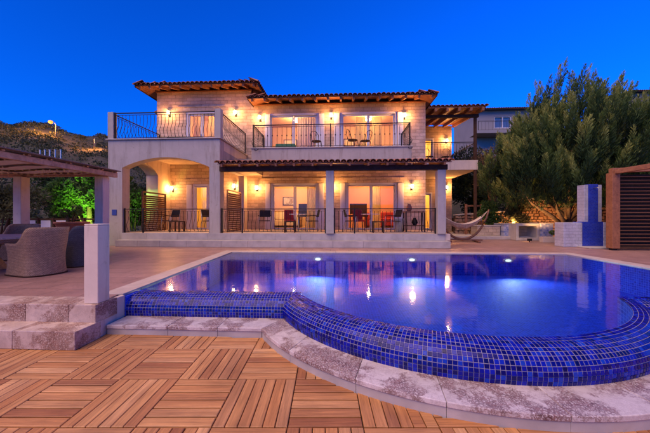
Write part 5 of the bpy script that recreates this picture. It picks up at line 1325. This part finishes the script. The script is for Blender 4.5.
# ------------------------------------------------------------------ far houses, hill details
def far_house(name, label, x0, x1, y0, y1, z0, z1, wins, over=.5):
    t = thing(name, label, 'house', ((x0 + x1) / 2, y0, z0)); wall_open(x0, x1, z0, z1, y0, y0 + .3, [(a, b, c, d) for a, b, c, d in wins]).build('wall', 'far_wall', t)
    MB().box(x0, x1, y0 + .301, y1, z0, z1).build('body', 'far_wall', t)
    rf = part_empty('roof', t, (x0, y0, z1)); s_ = R(12)
    MB().extrude([(y0 - over, z1 - .02), (y1, z1 + (y1 - y0 + over) * math.tan(s_) - .02), (y1, z1 + (y1 - y0 + over) * math.tan(s_) + .06), (y0 - over, z1 + .06)], 'x', x0 - .4, x1 + .4).build('roof_deck', 'dark_wood', rf)
    roof_slope(rf, x0 - .35, x1 + .35, y0 - over - .05, z1 + .03, s_, 3, front_rows=0, pitch=.24)
    for (a, b, c, d) in wins:
        wn = part_empty('window', t, (a, y0, c)); m = MB(); k = .08
        m.box(a, a + k, y0 + .05, y0 + .15, c, d); m.box(b - k, b, y0 + .05, y0 + .15, c, d); m.box(a + k, b - k, y0 + .05, y0 + .15, d - k, d); m.box(a + k, b - k, y0 + .05, y0 + .15, c, c + k); m.box((a + b) / 2 - k / 2, (a + b) / 2 + k / 2, y0 + .05, y0 + .15, c + k, d - k); m.build('frame', 'white_paint', wn)
        MB().box(a + k, b - k, y0 + .16, y0 + .17, c + k, d - k).build('pane', 'glass', wn); MB().box(a + k, b - k, y0 + .24, y0 + .26, c + k, d - k).build('blind', 'white_paint', wn)
    return t
fh = far_house('far_house', 'grey stone house with tiled roof and white window behind the juniper', 15.0, 24.5, 33.0, 39, 5.5, 12.85, [(17.1, 18.9, 10.9, 12.2), (21.2, 22.6, 10.9, 12.2)])
railing(fh, (14.6, 31.4), (21.5, 31.4), 10.2, 1.0, .35, .0)
MB().box(14.4, 21.7, 31.3, 33.0, 9.9, 10.198).build('balcony_slab', 'far_wall', fh)
far_house('far_house', 'pale gabled house peeping out above the tree at the right edge', 35.2, 44, 37.0, 43, 8, 16.1, [(36.3, 37.5, 13.6, 15.2)])
def hz(x, y): return hill_h(x, y)
t = thing('street_lamp', 'tall street lamp glowing orange on the hillside', 'street lamp', (-68.8, 66.5, hz(-68.8, 66.5)))
zb = hz(-68.8, 66.5); MB().tube([(-68.8, 66.5, zb), (-68.8, 66.5, 23.4), (-68.9, 66.2, 23.8), (-69.2, 65.8, 23.9)], [.12, .08, .07, .06], 8).build('pole', 'concrete', t, smooth=True)
m = MB(); m.lathe([(0, -.42), (.36, -.3), (.5, 0), (.36, .3), (0, .42)], (-69.3, 65.7, 23.75), 14); m.build('lantern', 'bulb_street', t, smooth=True)
lamp('street_lamp_light', t, (-69.6, 64.4, 22.6), 2400, (1, .36, .08), .3)
for i, (x, y, lb) in enumerate(((-82, 58, 'street lamp hidden beyond the pergola roof at the left edge'), (-56, 63, 'street lamp on the slope beside the villa corner'))):
    zb = hz(x, y); t = thing('street_lamp', lb, 'street lamp', (x, y, zb)); MB().tube([(x, y, zb), (x, y, zb + 3.0), (x + .3, y - .3, zb + 3.2)], [.08, .06, .04], 8).build('pole', 'steel', t, smooth=True)
    m = MB(); m.lathe([(0, -.12), (.1, -.10), (.16, 0), (.1, .06), (0, .08)], (x + .35, y - .35, zb + 3.15), 12); m.build('lantern', 'iron', t, smooth=True)
    lamp('street_lamp_light', t, (x + .35, y - .35, zb + 2.85), 2600, (1, .34, .08), .2, 'SPOT', (0, 0, 0), R(160))
for i, xx in enumerate((-41.5, -40.8, -40.1, -39.3, -38.5)):
    zb = hz(xx, 37.9); t = thing('white_post', f'white post on the hillside above the pergola, {["first", "second", "third", "fourth", "fifth"][i]} from left', 'post', (xx, 37.9, zb), group='white posts on the hillside')
    MB().box(xx - .055, xx + .055, 37.83, 37.94, zb - .3, 10.25).build('shaft', 'white_paint', t, bevel=.01); MB().box(xx - .07, xx + .07, 37.81, 37.96, 10.251, 10.33).build('cap', 'white_paint', t)
# scrub on the hill
rg = np.random.default_rng(5); VV = []; FF = []; base = 0
ico = [(0, 0, 1), (.9, 0, .3), (.28, .85, .3), (-.72, .53, .3), (-.72, -.53, .3), (.28, -.85, .3)]; icf = [(0, 1, 2, 2), (0, 2, 3, 3), (0, 3, 4, 4), (0, 4, 5, 5), (0, 5, 1, 1)]
cents = []
for k in range(11000):
    d = rg.uniform(27, 130); az = R(rg.uniform(-62, 38)); x, y = d * math.sin(az), d * math.cos(az)
    if az > R(-20) and d < 42: continue
    cents.append((x, y, hill_h(x, y) + .1, rg.uniform(.25, .75) * (.6 + d / 130)))
V, Fs = leaves(170000, ball_fn(cents), .36, .7, seed=77); np_mesh('hill_scrub', V, Fs, 'leaf_olive', None, 'stuff')
